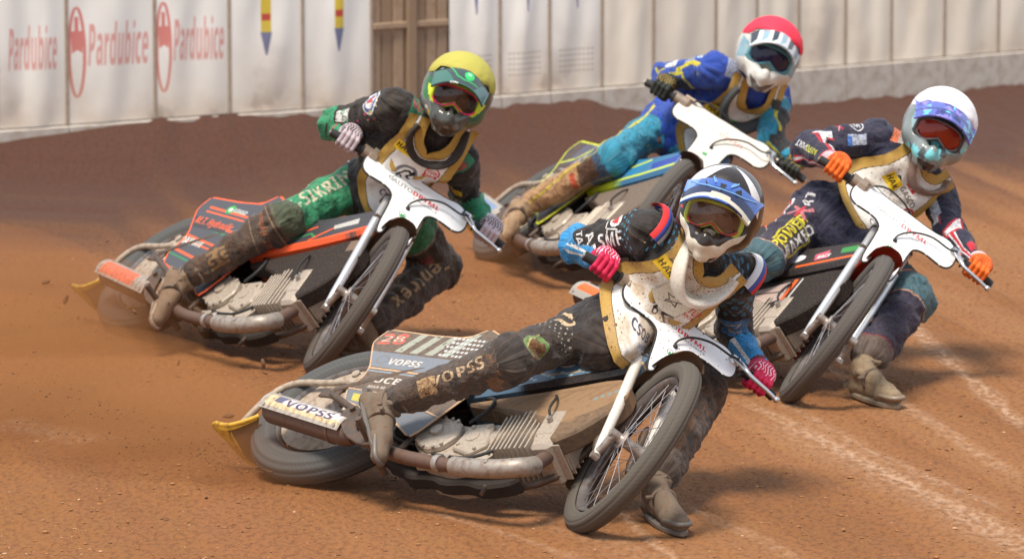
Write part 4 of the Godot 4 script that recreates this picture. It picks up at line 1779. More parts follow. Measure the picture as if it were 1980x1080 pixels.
func banner_print(kind: int) -> Image:
	var im := sheet(256, 512, Color(.96, .955, .94) if kind < 4 else Color(.96, .93, .88))
	var red := Color(.86, .52, .50)
	match kind:
		0, 1:
			# tall wordmark and a red ring emblem; the sheets are narrow so the print is tall
			text(im, "Pardubice", Vector2(150 if kind == 1 else 132, 185), 175, Color(.89, .65, .63), 0.03, .155, true)
			if kind == 1:
				for k in 40:
					var a0 := TAU * k / 40
					var a1 := TAU * (k + 1) / 40
					line(im, Vector2(28 + cos(a0) * 22, 210 + sin(a0) * 190), Vector2(28 + cos(a1) * 22, 210 + sin(a1) * 190), 9, red)
				poly(im, [Vector2(10, 120), Vector2(46, 120), Vector2(44, 215), Vector2(30, 200), Vector2(14, 215)], red)
				line(im, Vector2(28, 60), Vector2(28, 120), 12, red)
			else:
				rect(im, 0, 60, 8, 260, red)
		2:
			rect(im, 110, 0, 34, 170, Color(.85, .75, .25))
			poly(im, [Vector2(108, 170), Vector2(146, 170), Vector2(130, 270), Vector2(124, 270)], Color(.42, .46, .62))
			rect(im, 112, 90, 30, 30, Color(.75, .25, .22))
		3:
			poly(im, [Vector2(122, 0), Vector2(146, 0), Vector2(138, 150), Vector2(132, 150)], Color(.45, .47, .62))
			for r in 5:
				for k in 9:
					rect(im, 40 + k * 20, 330 + r * 24, 13, 8, Color(.70, .69, .69))
		4:
			pass
	return im

func splash_mask(k: int) -> Image:   # more dirt the lower on the sheet
	var im := sheet(32, 64, Color.BLACK)
	for y in 64:
		var v := y / 63.0
		var a: float = lerpf(.08, 1.0, pow(v, 1.8)) if k < 4 else lerpf(.20, .6, v)
		im.fill_rect(Rect2i(0, y, 32, 1), Color(a, a, a))
	return im

func build_fence() -> void:
	var board := mat("fence_back", lin(.30, .25, .20), .8)
	var cloth := []
	for k in 5:
		var m := printed("banner%d" % k, banner_print(k), .75)
		m.detail_enabled = true
		m.detail_blend_mode = BaseMaterial3D.BLEND_MODE_MIX
		m.detail_albedo = noise_tex("splash", 51, .007, [[0.0, Color(.80, .71, .60, .30)], [.45, Color(.78, .68, .56, .5)], [.70, Color(.72, .60, .47, .70)], [.8, Color(.48, .35, .25, .9)], [1.0, Color(.40, .27, .18, 1.0)]])
		m.detail_mask = ImageTexture.create_from_image(splash_mask(k))
		m.uv2_triplanar = true
		m.uv2_world_triplanar = true
		m.detail_uv_layer = BaseMaterial3D.DETAIL_UV_2
		m.uv2_scale = Vector3(.63, .47, .63)
		cloth.append(m)
	var xs := [-4.0, -3.55, -3.14, -2.745, -2.39, -1.94, -1.55, -1.16, -.79, -.365, -.08, .20, .50, .80, 1.17, 1.42, 1.68, 1.97, 2.26, 2.60, 2.95, 3.35, 3.8, 4.3]
	var kinds := [4, 0, 0, 0, 1, 1, 2, 2, -1, 3, 3, 3, 4, 4, 4, 4, 4, 4, 4, 4, 4, 4, 4]
	var gs := {0: "banners with red lettering", 1: "banners with red ring emblems", 2: "banners with yellow and blue emblems", 3: "banners with pale blue pointed emblems", 4: "plain fence sheets"}
	var ordinal := ["first", "second", "third", "fourth", "fifth", "sixth", "seventh", "eighth", "ninth", "tenth", "eleventh", "twelfth", "thirteenth", "fourteenth", "fifteenth"]
	var gate_at := kinds.find(-1)
	var rng := RandomNumberGenerator.new()
	rng.seed = 77
	# backing boards
	for i in xs.size() - 1:
		var a := Vector3(xs[i], 0, fence_z(xs[i]))
		var b := Vector3(xs[i + 1], 0, fence_z(xs[i + 1]))
		var t := (b - a).normalized()
		var n := Vector3(-t.z, 0, t.x)
		if n.z < 0:
			n = -n
		var L := a.distance_to(b)
		if kinds[i] < 0:
			var gate := root("wooden_gate", Transform3D(Basis(t, Vector3.UP, n), a))
			label(gate, "brown wooden gate of upright planks between the white banners", "gate")
			for k in 7:
				var g := Geo.new()
				var w := L / 7.0
				g.box(Vector3(w * (k + .5), .78, rng.randf_range(-.006, .006)), Vector3(w - .008, 1.3, .025), .004)
				part("plank", g, mat("plank%d" % (k % 3), [lin(.36, .26, .18), lin(.27, .19, .13), lin(.40, .29, .20)][k % 3], .8, 0, 4, 1.5), gate)
			for y in [.66]:
				var g := Geo.new()
				g.box(Vector3(L * .5, y, .028), Vector3(L - .02, .035, .016), .004)
				part("rail", g, mat("plank2", Color.WHITE), gate)
			var g2 := Geo.new()
			g2.box(Vector3(L * .5, .78, .03), Vector3(.06, 1.3, .035), .006)
			part("post", g2, mat("plank1", Color.WHITE), gate)
			continue
		var kind: int = kinds[i]
		var sheet_ := root("banner" if kind < 4 else "fence_sheet", Transform3D(Basis(t, Vector3.UP, n), a))
		var looks: String = ["white banner with tall red lettering", "white banner with red ring and lettering", "muddy banner with yellow and blue emblem", "white banner with pale blue emblem", "plain off white fence sheet"][kind]
		label(sheet_, "%s, %s to the %s of the wooden gate" % [looks, ordinal[absi(i - gate_at) - 1], "left" if i < gate_at else "right"], "banner", gs[kind])
		var g := Geo.new()
		var rows := []
		for r in 15:
			var row := PackedVector3Array()
			for k in 13:
				var u := k / 12.0
				var v := r / 14.0
				var y := lerpf(1.35, .235, v)
				var fold_ := .010 * sin(u * 9.0 + i * 2.1 + v * 2.5) + .012 * gnoise.get_noise_2d(u * 2.0 + i * 7, v * 2.0)
				fold_ *= sin(PI * u)
				row.append(Vector3(lerpf(.004, L - .004, u), y, .02 + fold_ + .012 * sin(PI * u)))
			rows.append(row)
		g.grid(rows, false, true, func(uv: Vector2, _p: Vector3) -> Vector2: return Vector2(uv.x, clampf((uv.y - .42) / .58, 0.0, 1.0)))
		part("cloth", g, cloth[kind], sheet_)
		g = Geo.new()
		g.box(Vector3(L * .5, .79, -.012), Vector3(L - .003, 1.12, .022), .003)
		part("board", g, board, sheet_)
		g = Geo.new()
		g.box(Vector3(L, .79, .012), Vector3(.022, 1.12, .03), .004)
		part("batten", g, mat("batten", lin(.42, .36, .30), .8, 0, 4, 1.5), sheet_)
		# plinth piece
		g = Geo.new()
		g.box(Vector3(L * .5, .10, .0), Vector3(L - .004, .255, .10), .006)
		part("plinth", g, mat("plinth", lin(.60, .57, .53), .9, 0, 4, 1.1), sheet_)

func build_dust() -> void:
	# dirt dust hanging behind the rear wheels
	var specs := [[Vector3(-1.55, .12, -21.25), Vector3(.7, .34, .6), 1.15], [Vector3(-1.85, .16, -21.3), Vector3(.9, .50, .7), 1.0], [Vector3(-2.25, .2, -21.4), Vector3(1.2, .62, .9), .9],
		[Vector3(-.80, .06, -18.25), Vector3(.75, .22, .6), 1.4], [Vector3(-1.15, .10, -18.6), Vector3(1.1, .42, .9), 1.1], [Vector3(-1.6, .14, -19.1), Vector3(1.3, .55, 1.2), .85], [Vector3(-2.0, .18, -19.6), Vector3(1.2, .6, 1.3), .7],
		[Vector3(-.30, .10, -23.1), Vector3(.8, .36, .6), .7], [Vector3(-.7, .14, -23.2), Vector3(1.0, .45, .8), .4]]
	for q in specs:
		var f := FogVolume.new()
		f.name = "dust_cloud"
		f.shape = RenderingServer.FOG_VOLUME_SHAPE_ELLIPSOID
		f.position = q[0]
		f.size = q[1]
		var m := FogMaterial.new()
		m.albedo = Color(.87, .59, .38)
		m.density = q[2] * .75
		f.material = m
		label(f, "thin orange dust hanging low behind a rear wheel", "", "", "stuff")
		add_child(f, true)
	var rng := RandomNumberGenerator.new()
	rng.seed = 12
	var spots := [[-1.86, .20, -21.3], [-1.80, .14, -21.2], [-1.95, .26, -21.4], [-1.72, .10, -21.1], [-1.70, .42, -21.5], [-1.30, .16, -19.9], [-.95, .22, -19.5], [-.70, .10, -19.0], [-1.05, .12, -18.9], [-1.5, .30, -20.3], [-.62, .16, -18.4], [-.9, .33, -18.6]]
	for q in spots:
		var g := Geo.new()
		var r := rng.randf_range(.006, .015)
		g.sphere(Vector3.ZERO, Vector3(r * 1.6, r * .7, r), 9, 6, Basis(Vector3.BACK, rng.randf() * 3.0))
		for i in g.V.size():
			g.V[i] *= 1.0 + gnoise.get_noise_3dv(g.V[i] * 90.0 + Vector3(q[0], 0, 0) * 9.0) * .5
		var o := part("dirt_clod", g, mat("clod", lin(.16, .075, .035), .95))
		o.position = Vector3(q[0], q[1], q[2])
		label(o, "small clod of dirt flying behind a rear wheel", "dirt clod", "clods thrown up by the rear wheels")
	# grit torn up by the tyres
	var g := Geo.new()
	g.sphere(Vector3.ZERO, Vector3(1.3, .7, 1), 5, 4)
	var mm := MultiMesh.new()
	mm.transform_format = MultiMesh.TRANSFORM_3D
	mm.mesh = g.commit()
	var n := 1500
	mm.instance_count = n
	for i in n:
		var src: Vector3 = [Vector3(-1.62, .05, -21.2), Vector3(-.92, .05, -18.15), Vector3(-.25, .05, -23.05)][i % 3]
		var t := pow(rng.randf(), 1.8)
		var p := src + Vector3(-t * 1.1 + rng.randf_range(-.06, .1), t * .42 * rng.randf() + .10 * rng.randf() * t, -t * .35 + rng.randf_range(-.15, .15) * (.3 + t))
		p.y = maxf(p.y, .02)
		var s := .0012 + .0026 * pow(rng.randf(), 4.0)
		mm.set_instance_transform(i, Transform3D(Basis(Vector3.BACK, rng.randf() * 3.0).scaled(Vector3(s * 1.8, s, s)), p))
	var o2 := MultiMeshInstance3D.new()
	o2.name = "dirt_spray"
	o2.multimesh = mm
	o2.material_override = mat("clod", Color.BLACK)
	label(o2, "fine grit sprayed up behind the rear wheels", "", "", "stuff")
	add_child(o2, true)

func _ready() -> void:
	# camera, sky, sun, exposure
	var cam := Camera3D.new()
	cam.name = "camera"
	cam.position = Vector3(0, 3.3493, 0)
	cam.rotation = Vector3(deg_to_rad(-8.1851), 0, 0)
	cam.far = 400.0
	cam.near = 0.5
	var lens := CameraAttributesPhysical.new()
	lens.frustum_focal_length = 222.2
	lens.frustum_focus_distance = 17.9
	lens.exposure_aperture = 6.5
	lens.frustum_far = 400.0
	lens.frustum_near = 0.5
	cam.attributes = lens
	cam.fov = 6.1816
	add_child(cam)
	cam.fov = 6.1816
	var env := Environment.new()
	var sky := Sky.new()
	var sm := ProceduralSkyMaterial.new()
	sm.sky_top_color = Color(.80, .84, .90)
	sm.sky_horizon_color = Color(.88, .89, .90)
	sm.sky_curve = .25
	sm.ground_bottom_color = Color(.35, .24, .16)
	sm.ground_horizon_color = Color(.55, .45, .38)
	sm.sky_energy_multiplier = 0.92
	sky.sky_material = sm
	env.background_mode = Environment.BG_SKY
	env.sky = sky
	env.tonemap_mode = Environment.TONE_MAPPER_LINEAR
	env.tonemap_exposure = 1.46
	env.volumetric_fog_enabled = true
	env.volumetric_fog_density = 0.0
	env.sdfgi_enabled = true
	env.ssao_enabled = true
	env.ssil_enabled = true
	var we := WorldEnvironment.new()
	we.name = "environment"
	we.environment = env
	add_child(we)
	var sun := DirectionalLight3D.new()
	sun.name = "sun"
	sun.light_energy = 1.0
	sun.light_color = Color(1.0, .96, .90)
	sun.light_angular_distance = 17.0
	sun.shadow_enabled = true
	sun.rotation = Vector3(deg_to_rad(-67), deg_to_rad(-30), 0)
	add_child(sun)

	build_ground()
	build_fence()
	build_lines()
	build_clods()
	build_racers()
	build_dust()

func bike_pose(x: float, y: float, z: float, yaw: float, lean: float, pitch: float) -> Transform3D:
	return Transform3D(Basis(Vector3.UP, yaw) * Basis(Vector3.RIGHT, -lean) * Basis(Vector3.BACK, pitch), Vector3(x, y, z))

func atlas(c: int, cols: Array) -> Image:   # twelve cells, four across
	var im := sheet(c * 4, c * 3, Color(.1, .1, .1))
	for i in 12:
		rect(im, (i % 4) * c, (i / 4) * c, c, c, cols[i])
	return im

func build_racers() -> void:
	var common := func(tag: String) -> Dictionary:
		return {
			"tyre": tyre_mat("tyre", Color(.30, .30, .295), 3), "rim": mat("rim", lin(.30, .30, .31), .35, .6, 1, 4.5), "metal": mat("metal", lin(.42, .40, .38), .45, .5, 1, 4.5),
			"spoke": mat("spoke", lin(.30, .30, .32), .4, .5), "disc": mat("disc", lin(.40, .34, .27), .7, 0, 1, 4.5), "frame": mat("frame_paint", lin(.06, .055, .05), .5, .2, 1, 4.5),
			"engine": mat("engine", lin(.50, .455, .395), .45, .25, 4, 6.0), "caked": mat("caked", lin(.025, .019, .016), .95), "pipe": mat("pipe", lin(.14, .10, .09), .6, .4, 1, 4.5),
			"sleeve": mat("sleeve", lin(.36, .34, .31), .5, .4, 1, 5.0), "silencer": mat("silencer", lin(.13, .095, .085), .65, .3, 1, 4.5), 
			"stay": mat("stay", lin(.42, .36, .29), .6, .1, 1, 4.5), "flap": mat("flap", lin(.75, .46, .03), .5, 0, 1, 4.5), "flap_in": mat("flap_in", lin(.14, .075, .035), .95, 0, 0, 5.0),
			"throttle": mat("throttle", lin(.36, .31, .26), .5, .4, 4, 5.0), "rubber": mat("rubber", lin(.02, .02, .02), .7), "chrome": mat("chrome", lin(.62, .62, .63), .25, .9), "seat": mat("seat", lin(.03, .03, .03), .7),
		}
	for r in 4:
		var bc: Dictionary = common.call(str(r))
		var spec: Dictionary = riders_spec(r)
		bc.merge(spec.bike, true)
		var at: Transform3D = spec.at
		motorcycle(at, spec.steer, bc)
		rider(spec.joints, at, spec.steer, spec.rider)

func riders_spec(r: int) -> Dictionary:
	match r:
		0: return spec_blue_peak()
		1: return spec_yellow_cover()
		2: return spec_red_cover()
	return spec_white_cover()

func V(x: float, y: float, z: float) -> Vector3:
	return Vector3(x, y, z)

# ---------------------------------------------------------------- painting of clothes, bibs, plates and panels
var pc := 512   # pixels of an atlas cell

func cp(i: int, u: float, v: float) -> Vector2:
	return Vector2((i % 4 + u) * pc, (i / 4 + 1.0 - v) * pc)

func cr(i: int) -> Rect2i:
	return Rect2i((i % 4) * pc, (i / 4) * pc, pc, pc)

func band(im: Image, i: int, v0: float, v1: float, c: Color) -> void:
	rect(im, (i % 4) * pc, (i / 4 + 1.0 - v1) * pc, pc, (v1 - v0) * pc, c)

func strip(im: Image, i: int, u0: float, u1: float, c: Color, v0 := 0.0, v1 := 1.0) -> void:
	rect(im, (i % 4 + u0) * pc, (i / 4 + 1.0 - v1) * pc, (u1 - u0) * pc, (v1 - v0) * pc, c)

func shape(im: Image, i: int, pts: Array, c: Color) -> void:
	var q := []
	for p in pts:
		q.append(cp(i, p[0], p[1]))
	poly(im, q, c, cr(i))

func stroke(im: Image, i: int, pts: Array, w: float, c: Color) -> void:
	var q := []
	for p in pts:
		q.append(cp(i, p[0], p[1]))
	path(im, q, w * pc, c, cr(i))

func oval(im: Image, i: int, u: float, v: float, ru: float, rv: float, c: Color, rot := 0.0) -> void:
	disc(im, cp(i, u, v), ru * pc, rv * pc, c, rot, cr(i))

func word(im: Image, i: int, s: String, u: float, v: float, h: float, c: Color, rot := 0.0, sx := 1.0, bold := true) -> void:
	text(im, s, cp(i, u, v), h * pc, c, rot, sx, bold)

func dots(im: Image, i: int, u0: float, u1: float, v0: float, v1: float, nu: int, nv: int, r: float, c: Color, fade := 0.0) -> void:
	for a in nv:
		for b in nu:
			var u := lerpf(u0, u1, (b + (.5 if a % 2 else 0.0)) / nu)
			var k := 1.0 - fade * a / nv
			oval(im, i, u, lerpf(v0, v1, a / float(nv)), r * k, r * 1.15 * k, c)

func confetti(im: Image, i: int, v0: float, v1: float, n: int, cols: Array, s: float, seed_: int, u0 := 0.0, u1 := 1.0) -> void:
	var rng := RandomNumberGenerator.new()
	rng.seed = seed_
	for k in n:
		var u := rng.randf_range(u0, u1)
		var v := rng.randf_range(v0, v1)
		var pts := []
		for q in 3:
			pts.append([u + rng.randf_range(-s, s), v + rng.randf_range(-s, s)])
		shape(im, i, pts, cols[k % cols.size()])

func seams(im: Image) -> void:   # stitched panels of the cloth
	for i in 9:
		if i == 0:
			continue
		for u in [.30, .715]:
			for y in pc:
				var p := cp(i, u, 0).x
				for q in 3:
					var x := int(p) + q - 1 + int(3.0 * sin(y * 12.0 / pc))
					var yy := (i / 4) * pc + y
					im.set_pixel(x, yy, im.get_pixel(x, yy).lerp(Color(.05, .05, .05) if q != 1 else Color(.5, .48, .45), .45))
		for v in [.33, .66]:
			for x in pc:
				var xx := (i % 4) * pc + x
				var yy := int(cp(i, 0, v).y + 4.0 * sin(x * 9.0 / pc))
				for q in 2:
					im.set_pixel(xx, yy + q, im.get_pixel(xx, yy + q).lerp(Color(.04, .04, .04), .35))

var crease_img: Array[Image] = []

func creases() -> void:   # dust rubbed along the folds and dark grime in them
	for k in 2:
		var n := FastNoiseLite.new()
		n.seed = 80 + k
		n.frequency = .016
		n.fractal_type = FastNoiseLite.FRACTAL_RIDGED
		n.fractal_octaves = 4
		n.domain_warp_enabled = true
		n.domain_warp_amplitude = 22.0
		n.domain_warp_frequency = .02
		var im := sheet(512, 512, Color(0, 0, 0, 0))
		var c := Color(.55, .46, .37) if k == 0 else Color(.02, .02, .02)
		for y in 512:
			for x in 512:
				var v := n.get_noise_2d(x * 1.7, y * .8)
				var a := clampf((v - .40) * .85, 0.0, .28 if k == 0 else .42)
				if a > 0.0:
					im.set_pixel(x, y, Color(c.r, c.g, c.b, a))
		crease_img.append(im)

func suit_mat(key: String, im: Image, mudmask: Array, level := 1) -> StandardMaterial3D:
	seams(im)
	if crease_img.is_empty():
		creases()
	for k in 2:
		var q: Image = crease_img[k].duplicate()
		q.resize(pc, pc)
		for i in 12:
			var off := (i * 97 + k * 51) % pc
			var at := Vector2i((i % 4) * pc, (i / 4) * pc)
			im.blend_rect(q, Rect2i(0, off, pc, pc - off), at)
			im.blend_rect(q, Rect2i(0, 0, pc, off), at + Vector2i(0, pc - off))
	var m := printed(key, im, .78, level, 3.6)
	var k := Image.create_empty(64, 48, false, Image.FORMAT_RGBA8)
	for i in 12:
		for y in 16:
			var v := 1.0 - y / 16.0
			var a: float = lerpf(mudmask[i][0], mudmask[i][1], v)
			k.fill_rect(Rect2i((i % 4) * 16, (i / 4) * 16 + y, 16, 1), Color(a, a, a))
	m.detail_mask = ImageTexture.create_from_image(k)
	m.rim_enabled = true
	m.rim = .25
	m.normal_enabled = true
	m.normal_texture = noise_tex("weave", 61, .02, [], 512, 5)
	m.normal_texture = weave_normal()
	m.normal_scale = .9
	m.uv1_triplanar = false
	return m

func weave_normal() -> Texture2D:
	if tex.has("weave_n"):
		return tex["weave_n"]
	var n := FastNoiseLite.new()
	n.seed = 62
	n.frequency = .024
	n.fractal_type = FastNoiseLite.FRACTAL_RIDGED
	n.fractal_octaves = 4
	n.domain_warp_enabled = true
	n.domain_warp_amplitude = 20.0
	var t := NoiseTexture2D.new()
	t.width = 1024
	t.height = 1024
	t.noise = n
	t.seamless = true
	t.as_normal_map = true
	t.bump_strength = 5.0
	tex["weave_n"] = t
	return t

const GOLD := Color(.71, .57, .27)

func bib_print(items: Array, dirt: float, seed_: int) -> Image:   # 400 x 540, 1 px per mm
	var im := sheet(400, 540, GOLD)
	var edge := func(inset: float) -> Array:
		var l := []
		var r := []
		for k in 60:
			var t := lerpf(-.085, .443 - inset, k / 59.0)
			var h := .155
			if t < .06: h = lerpf(.155, .148, (t + .09) / .15)
			elif t < .28: h = lerpf(.148, .168, (t - .06) / .22)
			else: h = .168 * sqrt(maxf(0.0, 1.0 - pow((t - .28) / (.165 - inset * .6), 2)))
			h = maxf(0.0, h - inset)
			l.append(Vector2(200 - h * 1000, (t + .08) * 1000))
			r.push_front(Vector2(200 + h * 1000, (t + .08) * 1000))
		return l + r
	poly(im, edge.call(.036), Color(.25, .22, .16))
	poly(im, edge.call(.039), Color(.90, .90, .89))
	# neck edge in gold
	disc(im, Vector2(200, 0), 104, 134, Color(.25, .22, .16))
	disc(im, Vector2(200, 0), 101, 131, GOLD)
	for it in items:
		var c := Vector2(200 + it[1] * 1000, (it[2] + .08) * 1000)
		match it[0]:
			"hak":
				poly(im, [c + Vector2(-38, -24), c + Vector2(38, -24), c + Vector2(38, 26), c + Vector2(-38, 26)], Color(.95, .80, .05))
				poly(im, [c + Vector2(-8, -36), c + Vector2(18, -25), c + Vector2(-20, -25)], Color(.1, .1, .1))
				text(im, "HAK", c + Vector2(0, 2), 22, Color(.08, .08, .05), .06, 1.1)
			"red":
				disc(im, c, 34, 32, Color(.80, .12, .14))
				disc(im, c, 27, 25, Color(.9, .88, .88))
				text(im, "TUP", c, 20, Color(.80, .12, .14), 0.0, .9)
				rect(im, c.x - 32, c.y + 20, 64, 12, Color(.80, .12, .14))
				text(im, "RACING", c + Vector2(0, 27), 8, Color.WHITE)
			"redwords":
				text(im, "TUP", c, 26, Color(.80, .12, .14), -.12, .9)
				text(im, "RACING", c + Vector2(2, 24), 11, Color(.80, .12, .14), -.12)
			"ring":
				disc(im, c, 33, 31, Color(.80, .2, .24))
				disc(im, c, 24, 22, Color(.9, .88, .88))
				disc(im, c, 16, 14, Color(.80, .2, .24))
			"emblem":
				for k in 26:
					var a := PI + PI * k / 25.0
					disc(im, c + Vector2(cos(a) * 44, sin(a) * 40 + 6), 7, 7, Color(.45, .45, .47))
				for s in [-1, 1]:
					poly(im, [c + Vector2(40 * s, 0), c + Vector2(88 * s, -22), c + Vector2(80 * s, -4), c + Vector2(74 * s, 8), c + Vector2(50 * s, 18)], Color(.72, .58, .26))
				path(im, [c + Vector2(-34, 20), c + Vector2(-12, -8), c + Vector2(8, -14), c + Vector2(26, -2), c + Vector2(8, 10), c + Vector2(34, 26)], 9, Color(.06, .06, .07))
				disc(im, c + Vector2(30, -10), 9, 9, Color(.06, .06, .07))
				disc(im, c + Vector2(-18, 24), 12, 12, Color(.06, .06, .07))
				disc(im, c + Vector2(-18, 24), 7, 7, Color(.88, .88, .88))
			"csob":
				text(im, "CSOB", c, 26, Color(.12, .15, .33), .0, 1.0)
				text(im, "pojišťovna", c + Vector2(46, 30), 15, Color(.15, .35, .60), .0, 1.0, false)
			"csobstar":
				for k in 8:
					line(im, c + Vector2(0, -14), c + Vector2(0, -14) + Vector2(cos(TAU * k / 8), sin(TAU * k / 8)) * 24, 8, Color(.20, .60, .85))
				text(im, "CSOB", c + Vector2(0, 26), 22, Color(.12, .15, .33))
			"gasco":
				poly(im, [c + Vector2(-26, -20), c + Vector2(26, -20), c + Vector2(26, 18), c + Vector2(-26, 18)], Color(.82, .12, .14))
				text(im, "G", c + Vector2(0, 0), 26, Color.WHITE)
				text(im, "GASCO", c + Vector2(26, 40), 22, Color(.2, .2, .2))
			"green":
				disc(im, c, 14, 12, Color(.15, .5, .25))
				text(im, "IT ONE", c + Vector2(30, 4), 14, Color(.2, .2, .22))
			"greenpatch":
				poly(im, [c + Vector2(-28, -20), c + Vector2(28, -20), c + Vector2(28, 20), c + Vector2(-28, 20)], Color(.35, .65, .30))
	var rng := RandomNumberGenerator.new()
	rng.seed = seed_
	var nz := FastNoiseLite.new()
	nz.seed = seed_
	nz.frequency = .010
	for y in range(0, 540, 2):   # dust rubbed into the cloth
		for x in range(0, 400, 2):
			var a := clampf(nz.get_noise_2d(x, y) * .9 + .35, 0.0, .8) * dirt * .6
			if a > .02:
				var o := im.get_pixel(x, y).lerp(Color(.66, .55, .42), a)
				im.fill_rect(Rect2i(x, y, 2, 2), o)
	for k in int(1800 * dirt):
		var r := .6 + 3.4 * pow(rng.randf(), 7)
		var q := Vector2(rng.randf() * 400, rng.randf() * 540)
		if nz.get_noise_2dv(q) + rng.randf_range(-.35, .35) > .0:
			disc(im, q, r, r * rng.randf_range(.5, 1.0), Color(.42, .28, .17), rng.randf() * 3.0)
	return im

func plate_art(dirt: float, seed_: int, tone: Color, faint: float) -> Image:   # 520 x 420, 1 px per mm
	var im := sheet(520, 420, tone)
	var X := func(x: float, a: float) -> Vector2: return Vector2(260 + x * 1000, (.20 - a) * 1000)
	var grey := tone.lerp(Color(.33, .34, .37), faint)
	var red := tone.lerp(Color(.80, .10, .14), faint)
	# swoosh with a small ring, then the two-coloured wordmark
	path(im, [X.call(-.118, .098), X.call(-.105, .118), X.call(-.06, .127), X.call(-.01, .124), X.call(.02, .128)], 2.6, tone.lerp(Color(.3, .5, .5), faint))
	path(im, [X.call(-.06, .127), X.call(-.02, .118), X.call(.02, .128)], 2.2, grey)
	disc(im, X.call(-.118, .094), 10, 9, grey)
	disc(im, X.call(-.118, .094), 6.5, 5.5, tone)
	text(im, "AUTO", X.call(-.060, .093), 22, grey, 0.0, 1.28, false)
	text(im, "DRYML", X.call(.055, .093), 23, red, 0.0, 1.22)
	text(im, "PARDUBICE", X.call(.06, .066), 11, grey, 0.0, 1.5, false)
	# green winged roundel
	disc(im, X.call(-.006, -.048), 17, 17, grey)
	disc(im, X.call(-.006, -.048), 14.5, 14.5, tone)
	poly(im, [X.call(-.016, -.060), X.call(-.012, -.040), X.call(-.004, -.050), X.call(-.001, -.036), X.call(.006, -.048), X.call(.008, -.062)], Color(.22, .60, .35))
	var rng := RandomNumberGenerator.new()
	rng.seed = seed_
	var nz := FastNoiseLite.new()
	nz.seed = seed_
	nz.frequency = .012
	for k in int(2600 * dirt):
		var r := .5 + 3.6 * pow(rng.randf(), 8)
		var q := Vector2(rng.randf() * 520, 420 * pow(rng.randf(), .7))
		if nz.get_noise_2dv(q) + rng.randf_range(-.3, .3) > .05:
			disc(im, q, r, r * rng.randf_range(.5, 1.0), Color(.50, .36, .24), rng.randf() * 3.0)
	return im

func panel_px(x: float, y: float) -> Vector2:   # bike coordinates to pixels of the side panel sheet
	return Vector2((x + .76) * 800, (.80 - y) * 800)

func panel_poly(im: Image, pts: Array, c: Color) -> void:
	var q := []
	for p in pts:
		q.append(panel_px(p[0], p[1]))
	poly(im, q, c)

func panel_path(im: Image, pts: Array, w: float, c: Color) -> void:
	var q := []
	for p in pts:
		q.append(panel_px(p[0], p[1]))
	path(im, q, w, c)

const SIDE := [[-.648, .505], [-.690, .565], [-.737, .632], [-.738, .665], [-.718, .722], [-.600, .718], [-.486, .714], [-.330, .720], [-.262, .782], [-.171, .744], [-.08, .66], [-.07, .45], [-.145, .20], [-.172, .157], [-.288, .222], [-.45, .262], [-.556, .293], [-.612, .308], [-.652, .372], [-.633, .45], [-.648, .505]]

func panel_blue() -> Image:
	var im := sheet(560, 528, Color(.20, .20, .21))
	var pale := Color(.60, .66, .62)
	var tan_ := Color(.80, .66, .52)
	var blue := Color(.37, .48, .57)
	for k in 4:
		var x := -.60 + k * .075
		panel_poly(im, [[x, .60], [x + .04, .60], [x + .10, .74], [x + .065, .74]], pale)
	dots2(im, -.38, -.20, .61, .73, 9, 5, 5.0, Color(.78, .82, .85))
	confetti2(im, [-.70, -.30, .6, .74], 40, Color(.22, .22, .23), 9, 5)
	text(im, "28", panel_px(-.655, .668), 50, Color(.80, .27, .24), -.1, 1.4)
	text(im, "28", panel_px(-.657, .669), 26, Color(.88, .80, .74), -.1, 2.2, false)
	panel_poly(im, [[-.70, .592], [-.30, .588], [-.30, .500], [-.66, .510]], blue)
	text(im, "VOPSS", panel_px(-.50, .545), 26, Color(.88, .84, .80), 0, 1.2)
	disc(im, panel_px(-.615, .550), 24, 20, Color(.35, .42, .48))
	disc(im, panel_px(-.615, .550), 18, 14, blue)
	panel_path(im, [[-.655, .500], [-.30, .494]], 7, tan_)
	panel_path(im, [[-.655, .485], [-.30, .480]], 6, Color(.45, .60, .70))
	text(im, "UCB", panel_px(-.50, .440), 26, Color(.86, .84, .82), 0, 1.5)
	text(im, "MAA-M s.o.", panel_px(-.50, .400), 12, Color(.8, .78, .75), 0, 1.2)
	panel_poly(im, [[-.66, .375], [-.40, .36], [-.12, .27], [-.12, .15], [-.30, .20], [-.63, .29]], Color(.28, .40, .49))
	panel_poly(im, [[-.60, .355], [-.53, .35], [-.52, .31], [-.58, .315]], Color(.75, .72, .25))
	panel_path(im, [[-.66, .380], [-.40, .365], [-.12, .28]], 5, tan_)
	panel_path(im, SIDE, 12, tan_)
	return im

func dots2(im: Image, x0: float, x1: float, y0: float, y1: float, nx: int, ny: int, r: float, c: Color) -> void:
	for a in ny:
		for b in nx:
			disc(im, panel_px(lerpf(x0, x1, (b + .5 * (a % 2)) / nx), lerpf(y0, y1, a / float(ny))), r * 1.3, r, c)

func confetti2(im: Image, r: Array, n: int, c: Color, s: float, seed_: int) -> void:
	var rng := RandomNumberGenerator.new()
	rng.seed = seed_
	for k in n:
		var p := panel_px(rng.randf_range(r[0], r[1]), rng.randf_range(r[2], r[3]))
		disc(im, p, rng.randf() * s, rng.randf() * s * .6, c, rng.randf() * 3)

